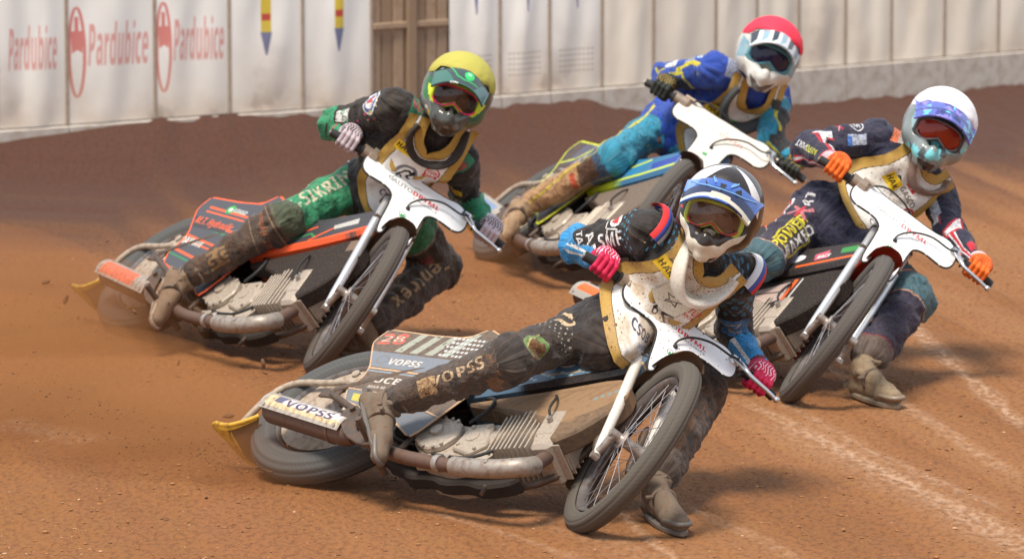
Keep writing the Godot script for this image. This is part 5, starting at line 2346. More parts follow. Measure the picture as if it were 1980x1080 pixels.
func panel_orange() -> Image:
	var im := sheet(560, 528, Color(.26, .28, .31))
	var o := Color(.93, .36, .18)
	var g := Color(.12, .50, .33)
	for k in 4:
		panel_path(im, [[-.66 + k * .004, .66 - k * .085], [-.34, .63 - k * .095]], 10, o)
		panel_path(im, [[-.66, .635 - k * .085], [-.34, .605 - k * .095]], 7, o if k % 2 == 0 else g)
	panel_poly(im, [[-.70, .60], [-.40, .57], [-.40, .52], [-.70, .54]], Color(.20, .21, .23))
	text(im, "M.T. Hydraulic", panel_px(-.52, .570), 30, o, .08, .85, true)
	text(im, "BAK", panel_px(-.60, .455), 32, Color(.85, .87, .85), .1, .9)
	text(im, "HAVE", panel_px(-.51, .445), 24, Color(.8, .82, .8), .1, .9)
	disc(im, panel_px(-.50, .66), 24, 20, Color(.20, .62, .32))
	disc(im, panel_px(-.50, .66), 11, 9, Color(.88, .9, .88))
	text(im, "GRAND", panel_px(-.42, .655), 18, Color(.8, .82, .8), .1)
	panel_path(im, SIDE, 15, o)
	return im

func panel_lime() -> Image:
	var im := sheet(560, 528, Color(.14, .16, .18))
	var y := Color(.82, .88, .10)
	panel_poly(im, [[-.55, .74], [-.10, .76], [-.10, .62], [-.50, .60]], Color(.28, .55, .66))
	panel_poly(im, [[-.60, .70], [-.40, .70], [-.36, .58], [-.62, .56]], Color(.20, .30, .42))
	panel_poly(im, [[-.66, .36], [-.40, .40], [-.36, .30], [-.62, .28]], Color(.35, .55, .80))
	panel_path(im, [[-.66, .56], [-.55, .60], [-.45, .70], [-.30, .69]], 10, y)
	panel_path(im, [[-.60, .52], [-.30, .54]], 8, Color(.6, .6, .6))
	text(im, "RACING", panel_px(-.52, .47), 30, Color(.75, .75, .72), 0, 1.1)
	panel_path(im, SIDE, 20, y)
	return im

func panel_black() -> Image:
	var im := sheet(560, 528, Color(.10, .10, .11))
	panel_path(im, SIDE, 12, Color(.92, .36, .10))
	panel_poly(im, [[-.5, .66], [-.3, .66], [-.32, .60], [-.5, .60]], Color(.85, .85, .85))
	text(im, "RACE", panel_px(-.5, .5), 36, Color(.85, .85, .85), 0, 1.2)
	return im

func tank_art(base: Color, kind: int) -> Image:   # x -0.16..0.5, y 0.40..0.80 at 600 px per metre
	var im := sheet(396, 240, base)
	var T := func(x: float, y: float) -> Vector2: return Vector2((x + .16) * 600, (.80 - y) * 600)
	match kind:
		0:
			poly(im, [T.call(-.16, .40), T.call(.06, .50), T.call(.5, .69), T.call(.5, .66), T.call(.2, .50), T.call(-.16, .38)], Color(.12, .12, .13))
			poly(im, [T.call(-.16, .60), T.call(.10, .60), T.call(.02, .52), T.call(-.16, .46)], Color(.30, .40, .45))
			path(im, [T.call(-.16, .62), T.call(.16, .58), T.call(.26, .61), T.call(.5, .72)], 5, Color(.80, .66, .45))
			path(im, [T.call(-.14, .52), T.call(-.02, .50), T.call(.10, .57)], 5, Color(.78, .62, .30))
			for k in 14:
				disc(im, T.call(.08 + k * .022, .555 + k * .008 - .012 * (k % 3)), 6, 4, Color(.65, .75, .78))
			disc(im, T.call(.20, .655), 24, 17, Color(.85, .82, .80))
			disc(im, T.call(.20, .655), 13, 10, Color(.75, .2, .2))
		1:
			var o := Color(.93, .36, .18)
			path(im, [T.call(-.16, .43), T.call(.06, .505), T.call(.25, .575), T.call(.5, .69)], 9, o)
			path(im, [T.call(-.16, .52), T.call(.0, .54), T.call(.16, .64)], 6, o)
			path(im, [T.call(.02, .52), T.call(.16, .60), T.call(.20, .585)], 6, Color(.15, .55, .33))
			path(im, [T.call(.18, .56), T.call(.28, .655)], 6, o)
			poly(im, [T.call(-.14, .49), T.call(-.04, .53), T.call(.0, .50), T.call(-.08, .455)], Color(.75, .75, .72))
			text(im, "SIKRING", T.call(-.06, .494), 16, Color(.15, .15, .15), -.35, .8)
			poly(im, [T.call(.26, .66), T.call(.38, .72), T.call(.40, .69), T.call(.28, .64)], Color(.72, .72, .70))
		2:
			var y := Color(.80, .86, .12)
			poly(im, [T.call(-.1, .66), T.call(.2, .70), T.call(.2, .58), T.call(-.1, .50)], Color(.15, .50, .68))
			path(im, [T.call(-.16, .43), T.call(.06, .51), T.call(.25, .585), T.call(.5, .70)], 10, y)
			path(im, [T.call(-.10, .60), T.call(.10, .62), T.call(.20, .68)], 9, y)
			poly(im, [T.call(.25, .66), T.call(.45, .76), T.call(.5, .72), T.call(.3, .62)], Color(.12, .25, .62))
		3:
			path(im, [T.call(.20, .575), T.call(.5, .70)], 8, Color(.95, .38, .10))
			disc(im, T.call(-.02, .52), 20, 15, Color(.85, .88, .10))
			disc(im, T.call(.02, .55), 14, 11, Color(.82, .86, .12))
			disc(im, T.call(.16, .62), 26, 14, Color(.85, .86, .9), -.4)
			disc(im, T.call(.11, .57), 20, 12, Color(.45, .47, .5), -.4)
			poly(im, [T.call(.24, .66), T.call(.30, .70), T.call(.33, .655), T.call(.27, .625)], Color(.75, .35, .42))
			poly(im, [T.call(.36, .72), T.call(.46, .76), T.call(.47, .72), T.call(.38, .69)], Color(.20, .55, .28))
			text(im, "RACE", T.call(.30, .66), 12, Color.WHITE, -.4)
	return im

func skirt_art(kind: int) -> Image:   # x -0.1..0.58, y 0.24..0.66
	var base: Color = [Color(.50, .385, .27), Color(.11, .10, .10), Color(.30, .30, .30), Color(.07, .07, .075)][kind]
	var im := sheet(340, 210, base)
	var T := func(x: float, y: float) -> Vector2: return Vector2((x + .1) * 500, (.66 - y) * 500)
	match kind:
		0:
			poly(im, [T.call(-.1, .24), T.call(.58, .24), T.call(.58, .52), T.call(.50, .40), T.call(.42, .31), T.call(.32, .375), T.call(.10, .395), T.call(-.1, .41)], Color(.20, .165, .14))
			poly(im, [T.call(.36, .33), T.call(.50, .46), T.call(.58, .58), T.call(.58, .50), T.call(.42, .27)], Color(.30, .235, .18))
			for k in 9:
				path(im, [T.call(.02 + k * .05, .38 + k * .014), T.call(.08 + k * .05, .43 + k * .02), T.call(.17 + k * .05, .455 + k * .022)], 3 + k % 3 * 2, base.lerp(Color(.33, .23, .15), .25 + .12 * (k % 3)))
			for k in 30:
				disc(im, T.call(.02 + fmod(k * .131, .5), .36 + fmod(k * .077, .22)), 3 + k % 5, 2 + k % 4, base.lerp(Color(.38, .27, .17), .4), k)
			for k in 6:
				disc(im, T.call(.44 + .02 * k, .50 + .016 * k), 5, 5, Color(.40, .50, .52))
		1:
			poly(im, [T.call(.44, .60), T.call(.50, .62), T.call(.52, .56), T.call(.46, .54)], Color(.45, .38, .32))
		3:
			poly(im, [T.call(.10, .42), T.call(.25, .50), T.call(.30, .40), T.call(.22, .34), T.call(.12, .36)], Color(.66, .58, .55))
			line(im, T.call(.12, .40), T.call(.27, .44), 4, Color(.15, .13, .13))
			line(im, T.call(.27, .52), T.call(.32, .36), 10, Color(.93, .36, .10))
			line(im, T.call(.30, .53), T.call(.345, .37), 5, Color(.75, .75, .75))
			disc(im, T.call(.24, .375), 8, 12, Color(.12, .1, .1))
	return im

func shield_art(kind: int) -> Image:   # u along the silencer front to back reversed, v round it
	var im := sheet(400, 128, Color(.66, .65, .62))
	match kind:
		0:
			poly(im, [Vector2(20, 68), Vector2(388, 68), Vector2(388, 116), Vector2(20, 116)], Color(.86, .78, .62))
			poly(im, [Vector2(60, 68), Vector2(388, 68), Vector2(388, 98), Vector2(60, 98)], Color(.88, .87, .86))
			poly(im, [Vector2(60, 68), Vector2(110, 68), Vector2(96, 98), Vector2(60, 98)], Color(.30, .36, .50))
			text(im, "VOPSS", Vector2(230, 88), 30, Color(.22, .26, .40), 0, 1.9)
		1:
			poly(im, [Vector2(30, 58), Vector2(300, 58), Vector2(300, 120), Vector2(30, 120)], Color(.93, .45, .33))
			for k in 4:
				rect(im, 90 + k * 55, 60, 3, 60, Color(.85, .38, .28))
		2:
			poly(im, [Vector2(30, 62), Vector2(320, 62), Vector2(320, 102), Vector2(30, 102)], Color(.35, .55, .75))
		3:
			poly(im, [Vector2(30, 62), Vector2(320, 62), Vector2(320, 102), Vector2(30, 102)], Color(.9, .4, .12))
	return im

func helmet_art(kind: int) -> Image:
	var base: Color = [Color(.06, .06, .07), Color(.24, .27, .26), Color(.80, .80, .78), Color(.50, .55, .56)][kind]
	var im := sheet(512, 256, base)
	var H := func(u: float, v: float) -> Vector2: return Vector2(u * 512, v * 256)
	var P := func(pts: Array, c: Color) -> void:
		var q := []
		for p in pts:
			q.append(Vector2(p[0] * 512, p[1] * 256))
		poly(im, q, c)
	match kind:
		0:
			P.call([[.30, .02], [.42, .02], [.40, .20], [.36, .34], [.28, .44], [.25, .42]], Color(.90, .90, .90))
			P.call([[.60, .02], [.66, .02], [.72, .30], [.70, .44], [.66, .34]], Color(.88, .88, .9))
			P.call([[.24, .43], [.30, .40], [.315, .50], [.26, .55]], Color(.75, .85, .20))
			text(im, "6", H.call(.335, .47), 26, Color(.85, .12, .16), .2)
			# white nose piece
			P.call([[.395, .60], [.45, .640], [.5, .635], [.55, .640], [.605, .60], [.62, .625], [.58, .70], [.55, .74], [.52, .84], [.48, .84], [.45, .74], [.42, .70], [.38, .625]], Color(.86, .84, .78))
			P.call([[.345, .55], [.395, .60], [.44, .70], [.425, .70], [.37, .63]], Color(.84, .82, .76))
			P.call([[.655, .55], [.605, .60], [.56, .70], [.575, .70], [.63, .63]], Color(.84, .82, .76))
			P.call([[.440, .715], [.470, .725], [.483, .79], [.462, .76]], Color(.07, .07, .07))
			P.call([[.560, .715], [.530, .725], [.517, .79], [.538, .76]], Color(.07, .07, .07))
			disc(im, H.call(.375, .68), 6, 7, Color(.8, .68, .3))
		1:
			P.call([[.28, .40], [.36, .42], [.38, .62], [.30, .60]], Color(.14, .42, .25))
			P.call([[.30, .55], [.40, .62], [.45, .74], [.36, .70]], Color(.42, .45, .44))
			P.call([[.62, .55], [.70, .50], [.66, .70], [.56, .74]], Color(.14, .36, .24))
			for k in 16:
				disc(im, H.call(.36 + .018 * k, .70 + .04 * sin(k * 2.3)), 7, 5, Color(.14, .15, .15) if k % 2 else Color(.45, .46, .45), k)
			disc(im, H.call(.375, .66), 6, 5, Color(.85, .85, .85))
			disc(im, H.call(.395, .69), 6, 6, Color(.75, .66, .35))
			P.call([[.46, .70], [.5, .68], [.54, .70], [.52, .80], [.48, .80]], Color(.09, .09, .09))
		2:
			P.call([[.28, .40], [.36, .44], [.38, .58], [.30, .62]], Color(.50, .65, .72))
			P.call([[.64, .44], [.72, .40], [.70, .62], [.62, .58]], Color(.50, .65, .72))
			P.call([[.44, .66], [.5, .70], [.56, .66], [.52, .78], [.48, .78]], Color(.35, .35, .35))
			P.call([[.38, .64], [.44, .70], [.42, .78], [.36, .72]], Color(.66, .64, .60))
		3:
			for k in 22:
				var u := .24 + .52 * fmod(k * .381, 1.0)
				var v := .42 + .36 * fmod(k * .617, 1.0)
				P.call([[u, v], [u + .03, v + .015], [u + .022, v + .07], [u - .008, v + .06]], Color(.45, .80, .84) if k % 3 else Color(.28, .33, .36))
			P.call([[.46, .70], [.5, .68], [.54, .70], [.52, .80], [.48, .80]], Color(.09, .09, .09))
	return im

func peak_art(kind: int) -> Image:
	var im := sheet(256, 128, [Color(.20, .36, .68), Color(.20, .27, .27), Color(.80, .82, .84), Color(.35, .40, .72)][kind])
	match kind:
		0:
			rect(im, 0, 84, 256, 44, Color(.09, .14, .30))
			rect(im, 0, 114, 256, 14, Color(.82, .80, .74))
			poly(im, [Vector2(90, 128), Vector2(100, 106), Vector2(170, 106), Vector2(180, 128)], Color(.80, .76, .68))
			poly(im, [Vector2(0, 0), Vector2(60, 0), Vector2(30, 80), Vector2(0, 90)], Color(.42, .58, .84))
		1:
			text(im, "OROBESTYRING", Vector2(128, 46), 19, Color(.92, .93, .92), 0, 1.15)
			disc(im, Vector2(150, 84), 24, 20, Color(.16, .75, .38))
			disc(im, Vector2(148, 78), 10, 7, Color(.6, .95, .75))
			path(im, [Vector2(60, 60), Vector2(95, 100), Vector2(130, 110), Vector2(200, 104)], 6, Color(.15, .65, .36))
			poly(im, [Vector2(0, 128), Vector2(0, 60), Vector2(40, 70), Vector2(90, 128)], Color(.22, .42, .38))
			poly(im, [Vector2(256, 128), Vector2(256, 60), Vector2(220, 80), Vector2(190, 128)], Color(.30, .48, .50))
		2:
			for k in 6:
				poly(im, [Vector2(k * 46, 60), Vector2(k * 46 + 30, 50), Vector2(k * 46 + 22, 110), Vector2(k * 46 - 6, 128)], [Color(.2, .22, .26), Color(.55, .66, .72)][k % 2])
		3:
			var rng := RandomNumberGenerator.new()
			rng.seed = 8
			for k in 70:
				var c := Vector2(rng.randf() * 256, rng.randf() * 128)
				var a := rng.randf() * TAU
				var q := []
				for n in 3:
					q.append(c + Vector2(cos(a + n * 2.1), sin(a + n * 2.1)) * rng.randf_range(8, 22))
				poly(im, q, [Color(.46, .70, .88), Color(.25, .25, .55), Color(.55, .50, .85), Color(.40, .80, .85)][k % 4 if c.y > 60 else (k % 2) + 1])
			rect(im, 0, 96, 256, 4, Color(.2, .22, .3))
			text(im, "RIDE 100%", Vector2(128, 112), 13, Color(.12, .2, .28))
	return im

func glove_art(base: Color, ink: Color, seed_: int) -> Image:
	var im := sheet(128, 128, base)
	var rng := RandomNumberGenerator.new()
	rng.seed = seed_
	for k in 9:
		var x := 20 + k * 11.0
		path(im, [Vector2(x, 24 + rng.randf() * 12), Vector2(x + 5, 40), Vector2(x - 4, 54 + rng.randf() * 10), Vector2(x + 3, 74)], 3.4, ink)
	return im

func tyre_mat(key: String, c: Color, seed_: int) -> StandardMaterial3D:   # worn rubber, dirt rubbed in rings
	if mats.has(key):
		return mats[key]
	var im := sheet(128, 256, c)
	var rng := RandomNumberGenerator.new()
	rng.seed = seed_
	var w := 0.0
	for y in 256:
		w = w * .55 + rng.randf_range(-.5, .5)
		for x in 128:
			var k := w * .10 + rng.randf_range(-.03, .03) + .03 * sin(x * .9 + y * .2)
			im.set_pixel(x, y, Color(c.r * (1 + k), c.g * (1 + k * 1.1), c.b * (1 + k * 1.2)))
	var m := printed(key, im, .85)
	m.uv1_scale = Vector3(6, 1, 1)
	return m

func lens_mat(key: String, c: Color, a := .5) -> StandardMaterial3D:
	var m := mat(key, c, .12)
	m.transparency = BaseMaterial3D.TRANSPARENCY_ALPHA
	m.albedo_color.a = a
	return m

func base_bike(kind: int) -> Dictionary:
	return {"panel": printed("panel%d" % kind, [panel_blue, panel_orange, panel_lime, panel_black][kind].call(), .5, [4, 0, 1, 0][kind], 5.0),
		"tank": printed("tank%d" % kind, tank_art([Color(.33, .46, .57), Color(.22, .23, .26), Color(.20, .45, .62), Color(.16, .16, .17)][kind], kind), .45, 0, 4.0),
		"skirt": printed("skirt%d" % kind, skirt_art(kind), .85, [4, 0, 4, 0][kind], 4.0),
		"plate": printed("plate%d" % kind, plate_art([1.0, .12, .5, .15][kind], 90 + kind, [Color(.92, .92, .93), Color(.93, .935, .94), Color(.88, .86, .82), Color(.95, .955, .96)][kind], [1.0, 1.0, .3, .75][kind]), .35),
		"shield": printed("shield%d" % kind, shield_art(kind), .5, [1, 1, 4, 0][kind], 6.0),
		"guard_rear": mat("rear_guard%d" % kind, [lin(.10, .11, .11), lin(.06, .07, .08), lin(.05, .06, .07), lin(.03, .03, .03)][kind], .6, 0, 1)}

func base_rider(kind: int) -> Dictionary:
	return {"seed": 3 + kind * 7, "skin": mat("skin", lin(.36, .21, .15), .6), "helmet": glossy(printed("helmet%d" % kind, helmet_art(kind), .35, [0, 0, 0, 0][kind], 7.0)),
		"peak": glossy(printed("peak%d" % kind, peak_art(kind), .3))}

func glossy(m: StandardMaterial3D) -> StandardMaterial3D:
	m.clearcoat_enabled = true
	m.clearcoat = .4
	m.clearcoat_roughness = .08
	return m

func spec_blue_peak() -> Dictionary:
	var S := {}
	S.at = bike_pose(-0.2899, 0.0611, -17.6175, -0.793, 1.0387, 0.0529)
	S.steer = -0.5542
	S.joints = {"pel": V(0.313, 0.568, -17.909), "che": V(0.521, 0.708, -18.028), "nec": V(0.658, 0.853, -17.900), "head": V(0.732, 1.014, -17.800), "shR": V(0.477, 0.942, -17.890), "shL": V(0.791, 0.770, -18.021), "elR": V(0.232, 0.869, -18.070), "elL": V(0.790, 0.537, -18.222), "wrR": V(0.308, 0.842, -17.941), "wrL": V(0.869, 0.435, -18.022), "hiR": V(0.286, 0.575, -18.009), "hiL": V(0.339, 0.561, -17.807), "knR": V(-0.013, 0.520, -17.675), "knL": V(0.660, 0.349, -18.045), "anR": V(-0.449, 0.345, -17.805), "anL": V(0.490, 0.115, -17.473), "toR": V(-0.457, 0.248, -17.659), "toL": V(0.550, 0.045, -17.263)}
	S.bike = base_bike(0)
	S.rider = base_rider(0)
	S.bike.merge({"label": "speedway motorcycle with muddy blue panels and the pink gloved rider, front of the four", "mudguard": mat("fguard0", lin(.15, .095, .06), .75, 0, 4, 3.0), "fork": mat("fork0", lin(.74, .70, .64), .4, .1, 0, 5.0), "front_tyre": tyre_mat("ftyre0", Color(.34, .315, .285), 10)}, true)
	pc = 512
	var k := Color(.085, .085, .095)
	var g := Color(.20, .20, .20)
	var cy := Color(.15, .55, .80)
	var w := Color(.88, .88, .88)
	var tn := Color(.78, .68, .55)
	var im := atlas(pc, [k, k, cy, k, k, Color(.14, .14, .148), g, Color(.15, .15, .15), Color(.22, .215, .21), k, k, Color(.09, .09, .10)])
	# right upper arm
	dots(im, 1, .35, .95, .02, .26, 9, 5, .018, Color(.22, .52, .66), .5)
	oval(im, 1, .70, .33, .095, .085, w)
	shape(im, 1, [[.64, .30], [.74, .28], [.76, .37], [.66, .39]], Color(.80, .16, .20))
	shape(im, 1, [[.74, .28], [.78, .28], [.79, .37], [.76, .37]], Color(.25, .35, .65))
	stroke(im, 1, [[.60, .44], [.72, .46], [.73, .36]], .016, w)
	word(im, 1, "SMF", .50, .38, .12, w, PI * .5, 1.0, true, )
	stroke(im, 1, [[.57, .26], [.60, .42], [.44, .43]], .014, w)
	word(im, 1, "ABO", .43, .63, .125, w, PI * .92, 1.05)
	word(im, 1, "TAN SI", .47, .775, .06, w, PI * .92, 1.2)
	for q in 7:
		stroke(im, 1, [[.22 + q * .022, .12], [.16 + q * .022, .26]], .010, Color(.55, .50, .46))
	shape(im, 1, [[.25, 1.0], [.25, .86], [.45, .80], [.62, .90], [.8, .84], [.8, 1.0]], cy)
	# right forearm: blue with white stripes and silver flecks
	strip(im, 2, .50, .535, w)
	strip(im, 2, .57, .60, w)
	strip(im, 2, .22, .42, Color(.13, .15, .22))
	confetti(im, 2, 0, 1, 120, [Color(.75, .78, .82), w, Color(.4, .5, .7)], .016, 4, .22, .46)
	strip(im, 2, 0.0, .22, k)
	strip(im, 2, .80, 1.0, k)
	# left arm
	dots(im, 3, .2, .8, .0, .55, 7, 6, .030, Color(.16, .42, .55), .2)
	shape(im, 3, [[.36, .55], [.62, .55], [.62, .80], [.36, .80]], Color(.20, .42, .62))
	stroke(im, 3, [[.43, .75], [.55, .75], [.44, .61], [.56, .61]], .018, Color(.62, .60, .55))
	confetti(im, 4, 0, .35, 90, [Color(.75, .75, .82), Color(.3, .3, .4), Color(.55, .5, .65)], .02, 6)
	band(im, 4, .35, 1.0, cy)
	strip(im, 4, .52, .58, w, .35, 1.0)
	# shoulders
	dots(im, 9, .2, .9, .3, 1.0, 9, 6, .022, Color(.20, .50, .64), .2)
	dots(im, 10, .2, .9, .2, 1.0, 8, 6, .03, Color(.16, .42, .55), .2)
	# right thigh
	word(im, 5, "UCB", .62, .26, .125, tn, PI * .5, 1.5)
	word(im, 5, "MAA-M s.o.", .45, .24, .045, tn, PI * .5, 1.6)
	dots(im, 5, .42, .98, .50, .64, 12, 4, .007, Color(.62, .62, .58), .0)
	for q in 3:
		stroke(im, 5, [[.80, .3 + q * .2], [.82, .5 + q * .2]], .02, [Color(.35, .55, .70), Color(.70, .62, .52), Color(.3, .45, .55)][q])
	oval(im, 5, .53, .86, .105, .125, Color(.16, .17, .15))
	oval(im, 5, .53, .86, .10, .12, Color(.40, .56, .32))
	oval(im, 5, .51, .875, .075, .085, Color(.38, .24, .09))
	confetti(im, 5, .80, .95, 60, [Color(.55, .36, .12), Color(.24, .16, .08), Color(.45, .33, .14)], .018, 9, .44, .58)
	stroke(im, 5, [[.60, .76], [.58, .90], [.54, .96]], .012, Color(.68, .66, .42))
	# right shin
	word(im, 6, "VOPSS", .55, .40, .085, tn, PI * .5, 1.45)
	shape(im, 6, [[.44, .62], [.60, .60], [.60, .76], [.44, .78]], Color(.72, .60, .45))
	confetti(im, 6, .60, .78, 40, [Color(.36, .25, .15), Color(.48, .35, .22)], .022, 12, .44, .60)
	confetti(im, 6, .0, .55, 110, [Color(.36, .38, .36), Color(.42, .45, .42), Color(.32, .35, .38), Color(.16, .16, .16)], .022, 13, .58, .88)
	confetti(im, 6, .0, .30, 30, [Color(.46, .33, .22), Color(.40, .30, .22)], .03, 14, .3, .6)
	shape(im, 6, [[.30, .10], [.42, .10], [.42, .20], [.30, .22]], Color(.44, .32, .22))
	# left leg
	shape(im, 8, [[.44, .40], [.60, .36], [.60, .84], [.44, .86]], Color(.40, .30, .22))
	word(im, 8, "SPEEDWAY", .52, .60, .07, Color(.24, .17, .13), PI * .5, 1.3)
	stroke(im, 8, [[.57, .50], [.57, .70]], .02, Color(.55, .20, .14))
	confetti(im, 8, .0, .35, 50, [Color(.42, .33, .25), Color(.34, .28, .23)], .05, 15, .3, .8)
	var suit := suit_mat("suit0", im, [[.1, .1], [.06, .12], [.1, .15], [.06, .1], [.06, .1], [.2, .5], [.55, .75], [.45, .6], [.6, .8], [.1, .1], [.1, .1], [.2, .2]], 1)
	var epau := sheet(64, 96, Color(.85, .85, .86))
	rect(epau, 0, 34, 64, 30, Color(.22, .30, .60))
	rect(epau, 0, 64, 64, 32, Color(.80, .16, .17))
	S.rider.merge({"label": "rider with glossy blue helmet peak, black and light blue suit and pink gloves", "suit": suit,
		"goggle": mat("goggle0", lin(.42, .52, .07), .45), "trim": mat("trim0", lin(.45, .05, .05), .5), "goggle_top": false, "lens": lens_mat("lens0", Color(.52, .40, .34), .45), "strap": mat("strap0", lin(.03, .03, .03), .6), "peak_ribs": true, "peak_rib": mat("rib0", lin(.16, .36, .70), .25),
		"glove": printed("glove0", glove_art(Color(.80, .10, .30), Color(.93, .80, .84), 5), .7), "cuff": mat("cuff0", lin(.15, .02, .04), .7), "strap_boot": mat("boot_strap", lin(.13, .11, .09), .7, 0, 1, 6.0), "boot": mat("boot0", lin(.135, .115, .09), .85, 0, 1, 6.0), "sole": mat("sole0", lin(.17, .155, .14), .5, .3, 0, 4.0),
		"bib": printed("bib0", bib_print([["hak", -.114, .10], ["redwords", .10, .135], ["emblem", .02, .21], ["csob", -.01, .31]], 1.5, 70), .7, 0, 2.5),
		"collar": {"w": .115, "drop": .13, "lift": .04, "r": .042, "flat": .42, "brace": true, "tab": true}, "collar_mat": mat("brace0", lin(.74, .70, .62), .45, 0, 0, 4.0), "tab_mat": printed("tab0", tab_art(), .5, 0, 4.0),
		"epaulette": printed("epau0", epau, .6), "look": Vector3(-.20, .02, 1), "roll": .30, "head_shift": Vector3(-.012, .012, .0)}, true)
	return S

func tab_art() -> Image:
	var im := sheet(128, 96, Color(.82, .80, .74))
	var p := []
	for i in 10:
		var a := -PI / 2 + TAU * i / 10
		p.append(Vector2(70, 50) + Vector2(cos(a) * 1.5, sin(a)).rotated(-.2) * (26 if i % 2 == 0 else 11))
	poly(im, p, Color(.25, .24, .22))
	var q := []
	for v in p:
		q.append(Vector2(70, 50) + (v - Vector2(70, 50)) * .72)
	poly(im, q, Color(.82, .80, .74))
	line(im, Vector2(50, 66), Vector2(100, 40), 3, Color(.25, .24, .22))
	return im

func spec_yellow_cover() -> Dictionary:
	var S := {}
	S.at = bike_pose(-1.2503, 0.0485, -21.0261, -0.9712, 0.9152, 0.0482)
	S.steer = -0.4976
	S.joints = {"pel": V(-0.561, 0.640, -21.416), "che": V(-0.474, 0.835, -21.243), "nec": V(-0.308, 0.938, -21.092), "head": V(-0.223, 1.099, -20.990), "shR": V(-0.477, 1.034, -21.060), "shL": V(-0.214, 0.795, -21.186), "elR": V(-0.739, 0.937, -21.290), "elL": V(-0.197, 0.609, -21.424), "wrR": V(-0.676, 0.910, -21.166), "wrL": V(-0.097, 0.525, -21.201), "hiR": V(-0.606, 0.672, -21.502), "hiL": V(-0.514, 0.614, -21.327), "knR": V(-0.943, 0.537, -21.225), "knL": V(-0.309, 0.297, -21.590), "anR": V(-1.372, 0.287, -21.232), "anL": V(-0.604, 0.115, -21.022), "toR": V(-1.446, 0.190, -21.104), "toL": V(-0.639, 0.045, -21.056)}
	S.bike = base_bike(1)
	S.rider = base_rider(1)
	S.bike.merge({"label": "speedway motorcycle with dark panels edged in orange, under the yellow helmeted rider", "mudguard": mat("fguard1", lin(.12, .07, .045), .75, 0, 4, 3.0), "fork": mat("fork1", lin(.66, .67, .70), .25, .6), "front_tyre": tyre_mat("ftyre1", Color(.32, .29, .265), 11)}, true)
	pc = 384
	var k := Color(.085, .085, .09)
	var g := Color(.13, .56, .39)
	var w := Color(.88, .88, .88)
	var tn := Color(.66, .54, .38)
	var dk := Color(.125, .12, .12)
	var mix := [Color(.90, .82, .15), Color(.85, .15, .45), Color(.20, .35, .75), Color(.15, .60, .35)]
	var im := atlas(pc, [k, k, g, k, g, g, dk, g, dk, k, k, k])
	oval(im, 1, .62, .20, .13, .12, w)
	oval(im, 1, .62, .20, .11, .10, Color(.25, .40, .65))
	oval(im, 1, .62, .20, .08, .075, w)
	shape(im, 1, [[.59, .15], [.67, .15], [.67, .25], [.59, .25]], Color(.80, .2, .2))
	shape(im, 1, [[.48, .62], [.62, .56], [.64, .76], [.52, .80]], w)
	word(im, 1, "RACE", .56, .67, .07, Color(.2, .5, .3), PI * .9, .8)
	confetti(im, 1, .0, .5, 26, mix, .03, 3, .25, .55)
	band(im, 1, .82, 1.0, g)
	stroke(im, 2, [[.3, .25], [.5, .35], [.7, .25]], .05, k)
	confetti(im, 2, .1, .8, 30, mix, .025, 4)
	stroke(im, 2, [[.2, .7], [.8, .6]], .04, Color(.80, .2, .3))
	oval(im, 3, .62, .72, .09, .10, Color(.45, .62, .60))
	word(im, 3, "N", .62, .72, .09, w, 0, 1)
	shape(im, 3, [[.52, .42], [.68, .42], [.68, .52], [.52, .52]], Color(.88, .75, .1))
	band(im, 4, .0, .1, k)
	confetti(im, 4, .1, .9, 40, mix + [k, k], .03, 5)
	confetti(im, 10, .2, .9, 20, mix, .04, 7)
	shape(im, 9, [[.5, .4], [.75, .4], [.75, .8], [.5, .8]], Color(.16, .48, .36))
	word(im, 9, "RACE", .62, .6, .1, Color(.8, .25, .3), PI * .5, 1.0)
	shape(im, 10, [[.4, .5], [.65, .5], [.65, .95], [.4, .95]], Color(.16, .48, .36))
	word(im, 10, "RACE", .52, .72, .1, Color(.8, .25, .3), PI * .5, 1.0)
	# thighs
	band(im, 5, .0, .22, k)
	confetti(im, 5, .0, .24, 60, mix, .03, 8)
	stroke(im, 5, [[.1, .14], [.9, .06]], .10, Color(.16, .50, .36))
	word(im, 5, "JORGEN MOB", .5, .10, .05, w, -.1, 1.4)
	word(im, 5, "LK-SIKRING", .60, .62, .12, Color(.80, .76, .66), PI * .5, 1.05)
	band(im, 5, .92, 1.0, Color(.24, .30, .22))
	band(im, 6, .0, .06, Color(.26, .30, .22))
	stroke(im, 6, [[.0, .10], [1.0, .10]], .014, Color(.50, .42, .30))
	stroke(im, 6, [[.1, .40], [.9, .26]], .014, Color(.44, .36, .26))
	word(im, 6, "M.T. Hydraulic", .56, .20, .06, Color(.62, .32, .18), .2, .9)
	shape(im, 6, [[.42, .62], [.62, .60], [.62, .80], [.42, .82]], Color(.55, .43, .27))
	word(im, 6, "GG", .52, .71, .13, Color(.17, .15, .14), PI * .5, 1.1)
	confetti(im, 6, .55, 1.0, 30, [Color(.4, .29, .18), Color(.3, .22, .15)], .04, 31)
	strip(im, 6, .76, .80, Color(.74, .74, .70), .15, .9)
	strip(im, 5, .76, .79, Color(.74, .74, .70), .3, 1.0)
	band(im, 7, .55, 1.0, dk)
	band(im, 7, .53, .56, Color(.5, .5, .46))
	shape(im, 7, [[.50, .64], [.66, .64], [.66, .74], [.50, .74]], Color(.45, .15, .17))
	word(im, 8, "Centrex", .50, .42, .12, tn, -PI * .5, 1.25)
	word(im, 8, "MOTORSPORT", .66, .42, .05, Color(.50, .41, .30), -PI * .5, 1.3)
	var suit := suit_mat("suit1", im, [[.1, .1], [.15, .2], [.15, .2], [.1, .1], [.1, .1], [.4, .15], [.6, 1.0], [.3, .6], [.5, .9], [.1, .1], [.1, .1], [.2, .2]], 1)
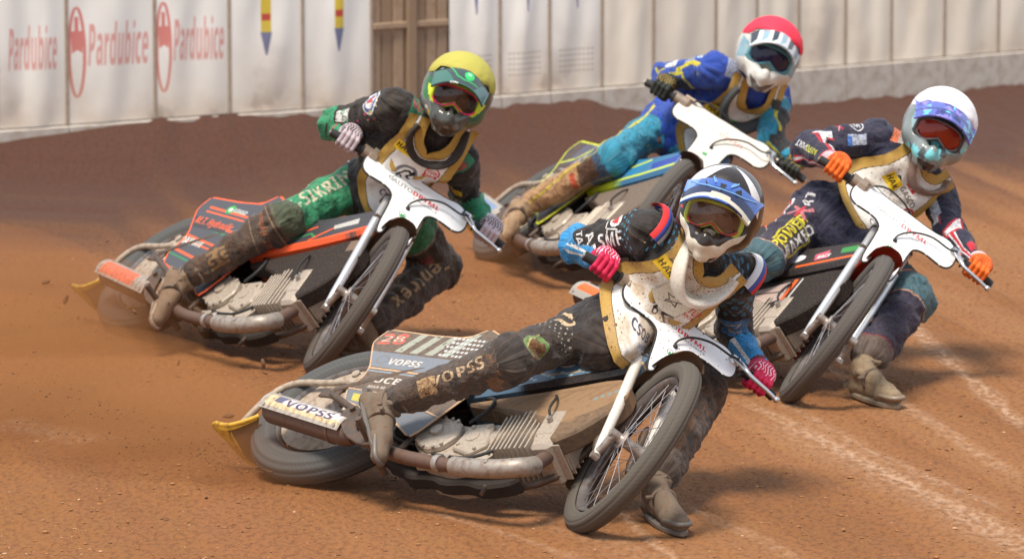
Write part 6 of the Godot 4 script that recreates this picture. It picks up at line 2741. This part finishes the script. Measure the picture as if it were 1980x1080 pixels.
	S.rider.merge({"label": "rider with yellow helmet cover and green and black suit, at the left", "suit": suit, "cap": mat("cover_yellow", lin(.43, .395, .075), .8), "hem": .06,
		"goggle": mat("goggle1", lin(.60, .75, .03), .45), "trim": mat("trim1", lin(.75, .03, .14), .45), "lens": lens_mat("lens1", Color(.28, .20, .18), .55), "strap": mat("strap1", lin(.60, .72, .05), .6),
		"glove": printed("glove1", glove_art(Color(.72, .66, .69), Color(.12, .12, .13), 6), .7), "cuff": mat("cuff1", lin(.62, .56, .58), .7), "strap_boot": mat("boot_strap", lin(.13, .11, .09), .7, 0, 1, 6.0), "boot": mat("boot1", lin(.17, .12, .08), .85, 0, 1, 6.0), "sole": mat("sole1", lin(.30, .25, .20), .6, .1, 2, 4.0),
		"bib": printed("bib1", bib_print([["hak", -.092, .062], ["red", .075, .115], ["emblem", -.02, .16], ["csob", -.01, .31]], .1, 71), .7),
		"collar": {"w": .105, "drop": .075, "lift": .0, "r": .040, "flat": .35, "brace": true}, "collar_mat": mat("brace1", lin(.022, .021, .020), .7, 0, 0, 5.0),
		"look": Vector3(-.02, -.02, 1), "roll": .38, "peak_size": .9}, true)
	return S

func spec_red_cover() -> Dictionary:
	var S := {}
	S.at = bike_pose(0.118, 0.0517, -23.2544, -1.2644, 0.9252, 0.0794)
	S.steer = -0.5959
	S.joints = {"pel": V(0.771, 0.640, -23.645), "che": V(0.921, 0.786, -23.458), "nec": V(1.084, 0.886, -23.304), "head": V(1.155, 1.041, -23.190), "shR": V(0.914, 0.958, -23.244), "shL": V(1.194, 0.797, -23.441), "elR": V(0.694, 0.915, -23.400), "elL": V(1.169, 0.646, -23.188), "wrR": V(0.701, 0.897, -23.279), "wrL": V(1.272, 0.572, -23.101), "hiR": V(0.714, 0.680, -23.720), "hiL": V(0.830, 0.598, -23.572), "knR": V(0.448, 0.535, -23.377), "knL": V(0.894, 0.231, -23.286), "anR": V(0.057, 0.301, -23.522), "anL": V(0.701, 0.115, -22.858), "toR": V(-0.011, 0.226, -23.376), "toL": V(0.545, 0.045, -22.816)}
	S.bike = base_bike(2)
	S.rider = base_rider(2)
	S.bike.merge({"label": "speedway motorcycle with blue panels edged in lime yellow, farthest back", "mudguard": mat("fguard2", lin(.12, .08, .06), .75), "fork": mat("fork2", lin(.16, .32, .62), .35, .2), "front_tyre": tyre_mat("ftyre2", Color(.34, .32, .30), 12)}, true)
	pc = 256
	var b := Color(.09, .27, .66)
	var cy := Color(.10, .55, .68)
	var y := Color(.80, .76, .18)
	var dk := Color(.12, .14, .17)
	var tan_ := Color(.70, .54, .38)
	var w := Color(.85, .86, .88)
	var im := atlas(pc, [b, b, b, cy, cy, cy, tan_, cy, tan_, b, b, b])
	shape(im, 1, [[.60, .60], [.75, .62], [.72, .85], [.58, .80]], w)
	shape(im, 1, [[.62, .25], [.75, .25], [.75, .45], [.62, .45]], Color(.55, .62, .72))
	shape(im, 1, [[.3, .40], [.48, .5], [.46, .95], [.3, 1.0]], dk)
	stroke(im, 1, [[.3, .36], [.52, .48], [.50, 1.0]], .04, y)
	shape(im, 2, [[.3, .0], [.55, .1], [.52, .6], [.3, .7]], dk)
	stroke(im, 2, [[.55, .0], [.58, .5], [.4, .75]], .04, y)
	stroke(im, 1, [[.55, .02], [.62, .30], [.56, .58]], .05, y)
	shape(im, 1, [[.66, .05], [.80, .05], [.80, .22], [.66, .22]], Color(.72, .80, .90))
	confetti(im, 1, .0, 1.0, 26, [Color(.35, .60, .85), Color(.75, .82, .9), y], .03, 21, .35, .85)
	shape(im, 9, [[.5, .3], [.8, .3], [.8, .9], [.5, .9]], Color(.62, .66, .78))
	shape(im, 10, [[.4, .3], [.8, .3], [.8, .9], [.4, .9]], Color(.62, .66, .78))
	oval(im, 3, .64, .45, .11, .12, Color(.80, .72, .30))
	oval(im, 3, .64, .45, .08, .09, Color(.75, .25, .3))
	shape(im, 3, [[.2, .3], [.44, .4], [.44, 1.0], [.2, 1.0]], dk)
	stroke(im, 3, [[.46, .2], [.47, .6], [.40, 1.0]], .04, y)
	shape(im, 4, [[.2, .0], [.5, .0], [.55, .7], [.2, .8]], dk)
	stroke(im, 4, [[.53, .0], [.60, .8]], .05, y)
	confetti(im, 4, .0, .8, 20, [Color(.6, .15, .2), y, Color(.2, .4, .3)], .03, 3, .2, .5)
	band(im, 5, .0, .30, b)
	stroke(im, 5, [[.70, .0], [.66, .5], [.75, 1.0]], .03, y)
	confetti(im, 5, .3, .8, 16, [dk, Color(.6, .2, .15), y], .05, 4, .2, .4)
	band(im, 6, .0, .30, Color(.17, .30, .42))
	shape(im, 6, [[.40, .16], [.62, .12], [.62, .34], [.40, .40]], Color(.36, .25, .18))
	stroke(im, 6, [[.66, .0], [.62, .5], [.52, 1.0]], .02, y)
	stroke(im, 6, [[.36, .0], [.38, .5], [.36, 1.0]], .02, Color(.45, .46, .35))
	shape(im, 6, [[.40, .42], [.58, .40], [.58, .46], [.40, .48]], Color(.72, .26, .14))
	strip(im, 6, .70, .74, Color(.72, .70, .66), .0, .8)
	var suit := suit_mat("suit2", im, [[.1, .1], [.1, .15], [.1, .2], [.1, .1], [.1, .1], [.1, .3], [.2, .5], [.1, .3], [.3, .6], [.1, .1], [.1, .1], [.2, .2]], 1)
	S.rider.merge({"label": "rider with red helmet cover and blue and turquoise suit, farthest back", "suit": suit, "cap": mat("cover_red", lin(.78, .03, .07), .75), "cell_size": .014,
		"goggle": mat("goggle2", lin(.10, .30, .36), .45), "trim": mat("trim2", lin(.10, .28, .34), .45), "lens": lens_mat("lens2", Color(.10, .12, .28), .8), "strap": mat("strap2", lin(.30, .42, .46), .6),
		"glove": printed("glove2", glove_art(Color(.13, .15, .13), Color(.62, .50, .16), 7), .7), "cuff": mat("cuff2", lin(.04, .06, .05), .7), "strap_boot": mat("boot_strap", lin(.13, .11, .09), .7, 0, 1, 6.0), "boot": mat("boot2", lin(.34, .23, .14), .85, 0, 1, 6.0), "sole": mat("sole2", lin(.20, .16, .12), .6, .1, 2, 4.0),
		"bib": printed("bib2", bib_print([["hak", -.115, .12], ["greenpatch", -.01, .13], ["red", .10, .18], ["emblem", .0, .24]], .4, 72), .7),
		"collar": {"w": .12, "drop": .14, "lift": .03, "r": .040, "flat": .5, "brace": true, "tab": false}, "collar_mat": mat("brace2", lin(.06, .065, .07), .6),
		"look": Vector3(.05, .0, 1), "roll": .42, "peak_size": .9}, true)
	return S

func spec_white_cover() -> Dictionary:
	var S := {}
	S.at = bike_pose(0.6790, 0.0416, -20.4331, -1.0791, 0.9763, 0.0614)
	S.steer = -0.5170
	S.joints = {"pel": V(1.302, 0.587, -20.777), "che": V(1.479, 0.656, -20.977), "nec": V(1.653, 0.816, -20.929), "head": V(1.728, 0.975, -20.800), "shR": V(1.484, 0.919, -20.908), "shL": V(1.739, 0.693, -21.051), "elR": V(1.202, 0.895, -20.823), "elL": V(1.777, 0.560, -20.782), "wrR": V(1.297, 0.861, -20.552), "wrL": V(1.867, 0.463, -20.507), "hiR": V(1.245, 0.637, -20.845), "hiL": V(1.361, 0.538, -20.710), "knR": V(1.004, 0.476, -20.488), "knL": V(1.590, 0.348, -20.344), "anR": V(0.584, 0.369, -20.674), "anL": V(1.374, 0.120, -20.004), "toR": V(0.522, 0.297, -20.523), "toL": V(1.452, 0.045, -19.837)}
	S.bike = base_bike(3)
	S.rider = base_rider(3)
	S.bike.merge({"flap_shift": .17, "label": "speedway motorcycle with black panels and orange red mudguard, at the right", "mudguard": mat("fguard3", lin(.52, .045, .02), .5, 0, 0, 4.0), "fork": mat("fork3", lin(.68, .70, .72), .25, .6), "front_tyre": tyre_mat("ftyre3", Color(.33, .31, .295), 13)}, true)
	pc = 384
	var n := Color(.095, .115, .235)
	var w := Color(.86, .86, .88)
	var r := Color(.76, .10, .20)
	var te := Color(.19, .36, .41)
	var pk := Color(.80, .45, .30)
	var im := atlas(pc, [n, n, n, n, n, n, te, te, n, n, n, n])
	for c in [1, 3]:
		shape(im, c, [[.56, .70], [.66, .68], [.68, .95], [.58, .98]], w)
		stroke(im, c, [[.55, .68], [.57, 1.0]], .02, r)
	shape(im, 1, [[.46, .24], [.56, .22], [.58, .48], [.47, .50]], Color(.66, .70, .78))
	shape(im, 1, [[.46, .44], [.56, .43], [.57, .49], [.47, .51]], Color(.25, .45, .75))
	oval(im, 1, .70, .30, .10, .10, w)
	oval(im, 1, .70, .30, .085, .085, n)
	word(im, 1, "M", .70, .30, .09, w, PI * .5)
	stroke(im, 1, [[.64, .52], [.74, .58]], .025, r)
	stroke(im, 1, [[.74, .52], [.64, .58]], .025, Color(.8, .5, .55))
	# right forearm
	shape(im, 2, [[.46, .08], [.56, .08], [.56, .62], [.46, .62]], Color(.20, .22, .30))
	word(im, 2, "SPORT", .51, .2, .07, w, PI * .5, 1.0)
	word(im, 2, "AUTO", .51, .46, .08, Color(.85, .85, .2), PI * .5, 1.0)
	strip(im, 2, .64, .70, r)
	strip(im, 2, .66, .685, w)
	strip(im, 2, .28, .33, r)
	strip(im, 2, .22, .28, w)
	band(im, 2, .78, 1.0, Color(.86, .70, .74))
	band(im, 2, .74, .78, r)
	# left arm
	shape(im, 3, [[.52, .38], [.63, .38], [.63, .82], [.52, .82]], Color(.70, .74, .80))
	shape(im, 3, [[.52, .38], [.63, .38], [.63, .5], [.52, .5]], Color(.25, .48, .75))
	shape(im, 4, [[.3, .05], [.6, .15], [.6, .40], [.3, .30]], r)
	shape(im, 4, [[.33, .10], [.56, .19], [.56, .34], [.33, .26]], w)
	stroke(im, 4, [[.50, .35], [.54, .7], [.50, 1.0]], .08, w)
	stroke(im, 4, [[.50, .35], [.54, .7], [.50, 1.0]], .04, r)
	shape(im, 4, [[.30, .6], [.45, .7], [.45, .85], [.30, .8]], r)
	shape(im, 10, [[.4, .5], [.8, .5], [.8, .9], [.4, .9]], w)
	shape(im, 9, [[.35, .2], [.75, .2], [.75, .55], [.35, .55]], Color(.72, .72, .70))
	shape(im, 9, [[.55, .55], [.9, .55], [.9, .75], [.55, .75]], Color(.85, .45, .30))
	# right thigh
	strip(im, 5, .74, .80, w)
	strip(im, 5, .76, .785, r)
	shape(im, 5, [[.36, .53], [.60, .53], [.60, .90], [.36, .90]], Color(.80, .75, .12))
	shape(im, 5, [[.38, .545], [.58, .545], [.58, .885], [.38, .885]], Color(.13, .13, .14))
	word(im, 5, "POWER", .53, .715, .085, Color(.88, .82, .12), PI * .5, 1.35)
	word(im, 5, "MAXED", .43, .715, .085, Color(.82, .82, .82), PI * .5, 1.35)
	stroke(im, 5, [[.52, .34], [.66, .48]], .035, Color(.78, .45, .50))
	stroke(im, 5, [[.66, .34], [.52, .48]], .035, Color(.78, .45, .50))
	stroke(im, 5, [[.59, .32], [.59, .50]], .025, r)
	word(im, 5, "ATHL", .60, .16, .07, w, PI * .5, 1.2)
	band(im, 5, .955, 1.0, te)
	band(im, 5, .945, .96, Color(.72, .58, .48))
	shape(im, 6, [[.36, .05], [.56, .05], [.56, .2], [.36, .2]], pk)
	word(im, 6, "RS", .46, .12, .1, Color(.85, .6, .2), PI * .5)
	# left leg: teal knee, navy shin
	band(im, 7, .0, .55, n)
	stroke(im, 7, [[.2, .86], [.8, .80]], .02, pk)
	band(im, 8, .0, .16, te)
	band(im, 8, .15, .17, Color(.66, .50, .42))
	band(im, 8, .90, 1.0, Color(.36, .31, .29))
	band(im, 8, .885, .905, Color(.48, .12, .17))
	var suit := suit_mat("suit3", im, [[.1, .1], [.1, .15], [.1, .2], [.1, .1], [.1, .1], [.15, .3], [.5, .8], [.1, .2], [.15, .35], [.05, .05], [.05, .05], [.1, .1]], 1)
	S.rider.merge({"label": "rider with white helmet cover, navy suit and orange gloves, at the right", "suit": suit, "cap": mat("cover_white", lin(.80, .80, .84), .75), "hem": .09,
		"goggle": mat("goggle3", lin(.05, .05, .055), .45), "trim": mat("trim3", lin(.16, .15, .15), .45), "lens": lens_mat("lens3", Color(.62, .16, .06), .8), "strap": mat("strap3", lin(.30, .45, .50), .6),
		"glove": printed("glove3", glove_art(Color(.88, .40, .08), Color(.75, .25, .05), 8), .7), "cuff": mat("cuff3", lin(.70, .45, .48), .7), "strap_boot": mat("boot_strap", lin(.13, .11, .09), .7, 0, 1, 6.0), "boot": mat("boot3", lin(.25, .20, .13), .85, 0, 1, 6.0), "sole": mat("sole3", lin(.24, .21, .17), .5, .2, 4, 4.0),
		"bib": printed("bib3", bib_print([["hak", -.045, .165], ["gasco", .02, .105], ["ring", .115, .18], ["green", -.07, .28], ["csobstar", .02, .34]], .5, 73), .7, 0, 3.0),
		"collar": {"w": .115, "drop": .11, "lift": .0, "r": .044, "flat": .28, "brace": true}, "collar_mat": mat("brace3", lin(.30, .22, .19), .75, 0, 1, 5.0),
		"look": Vector3(-.02, .0, 1), "roll": .46}, true)
	return S
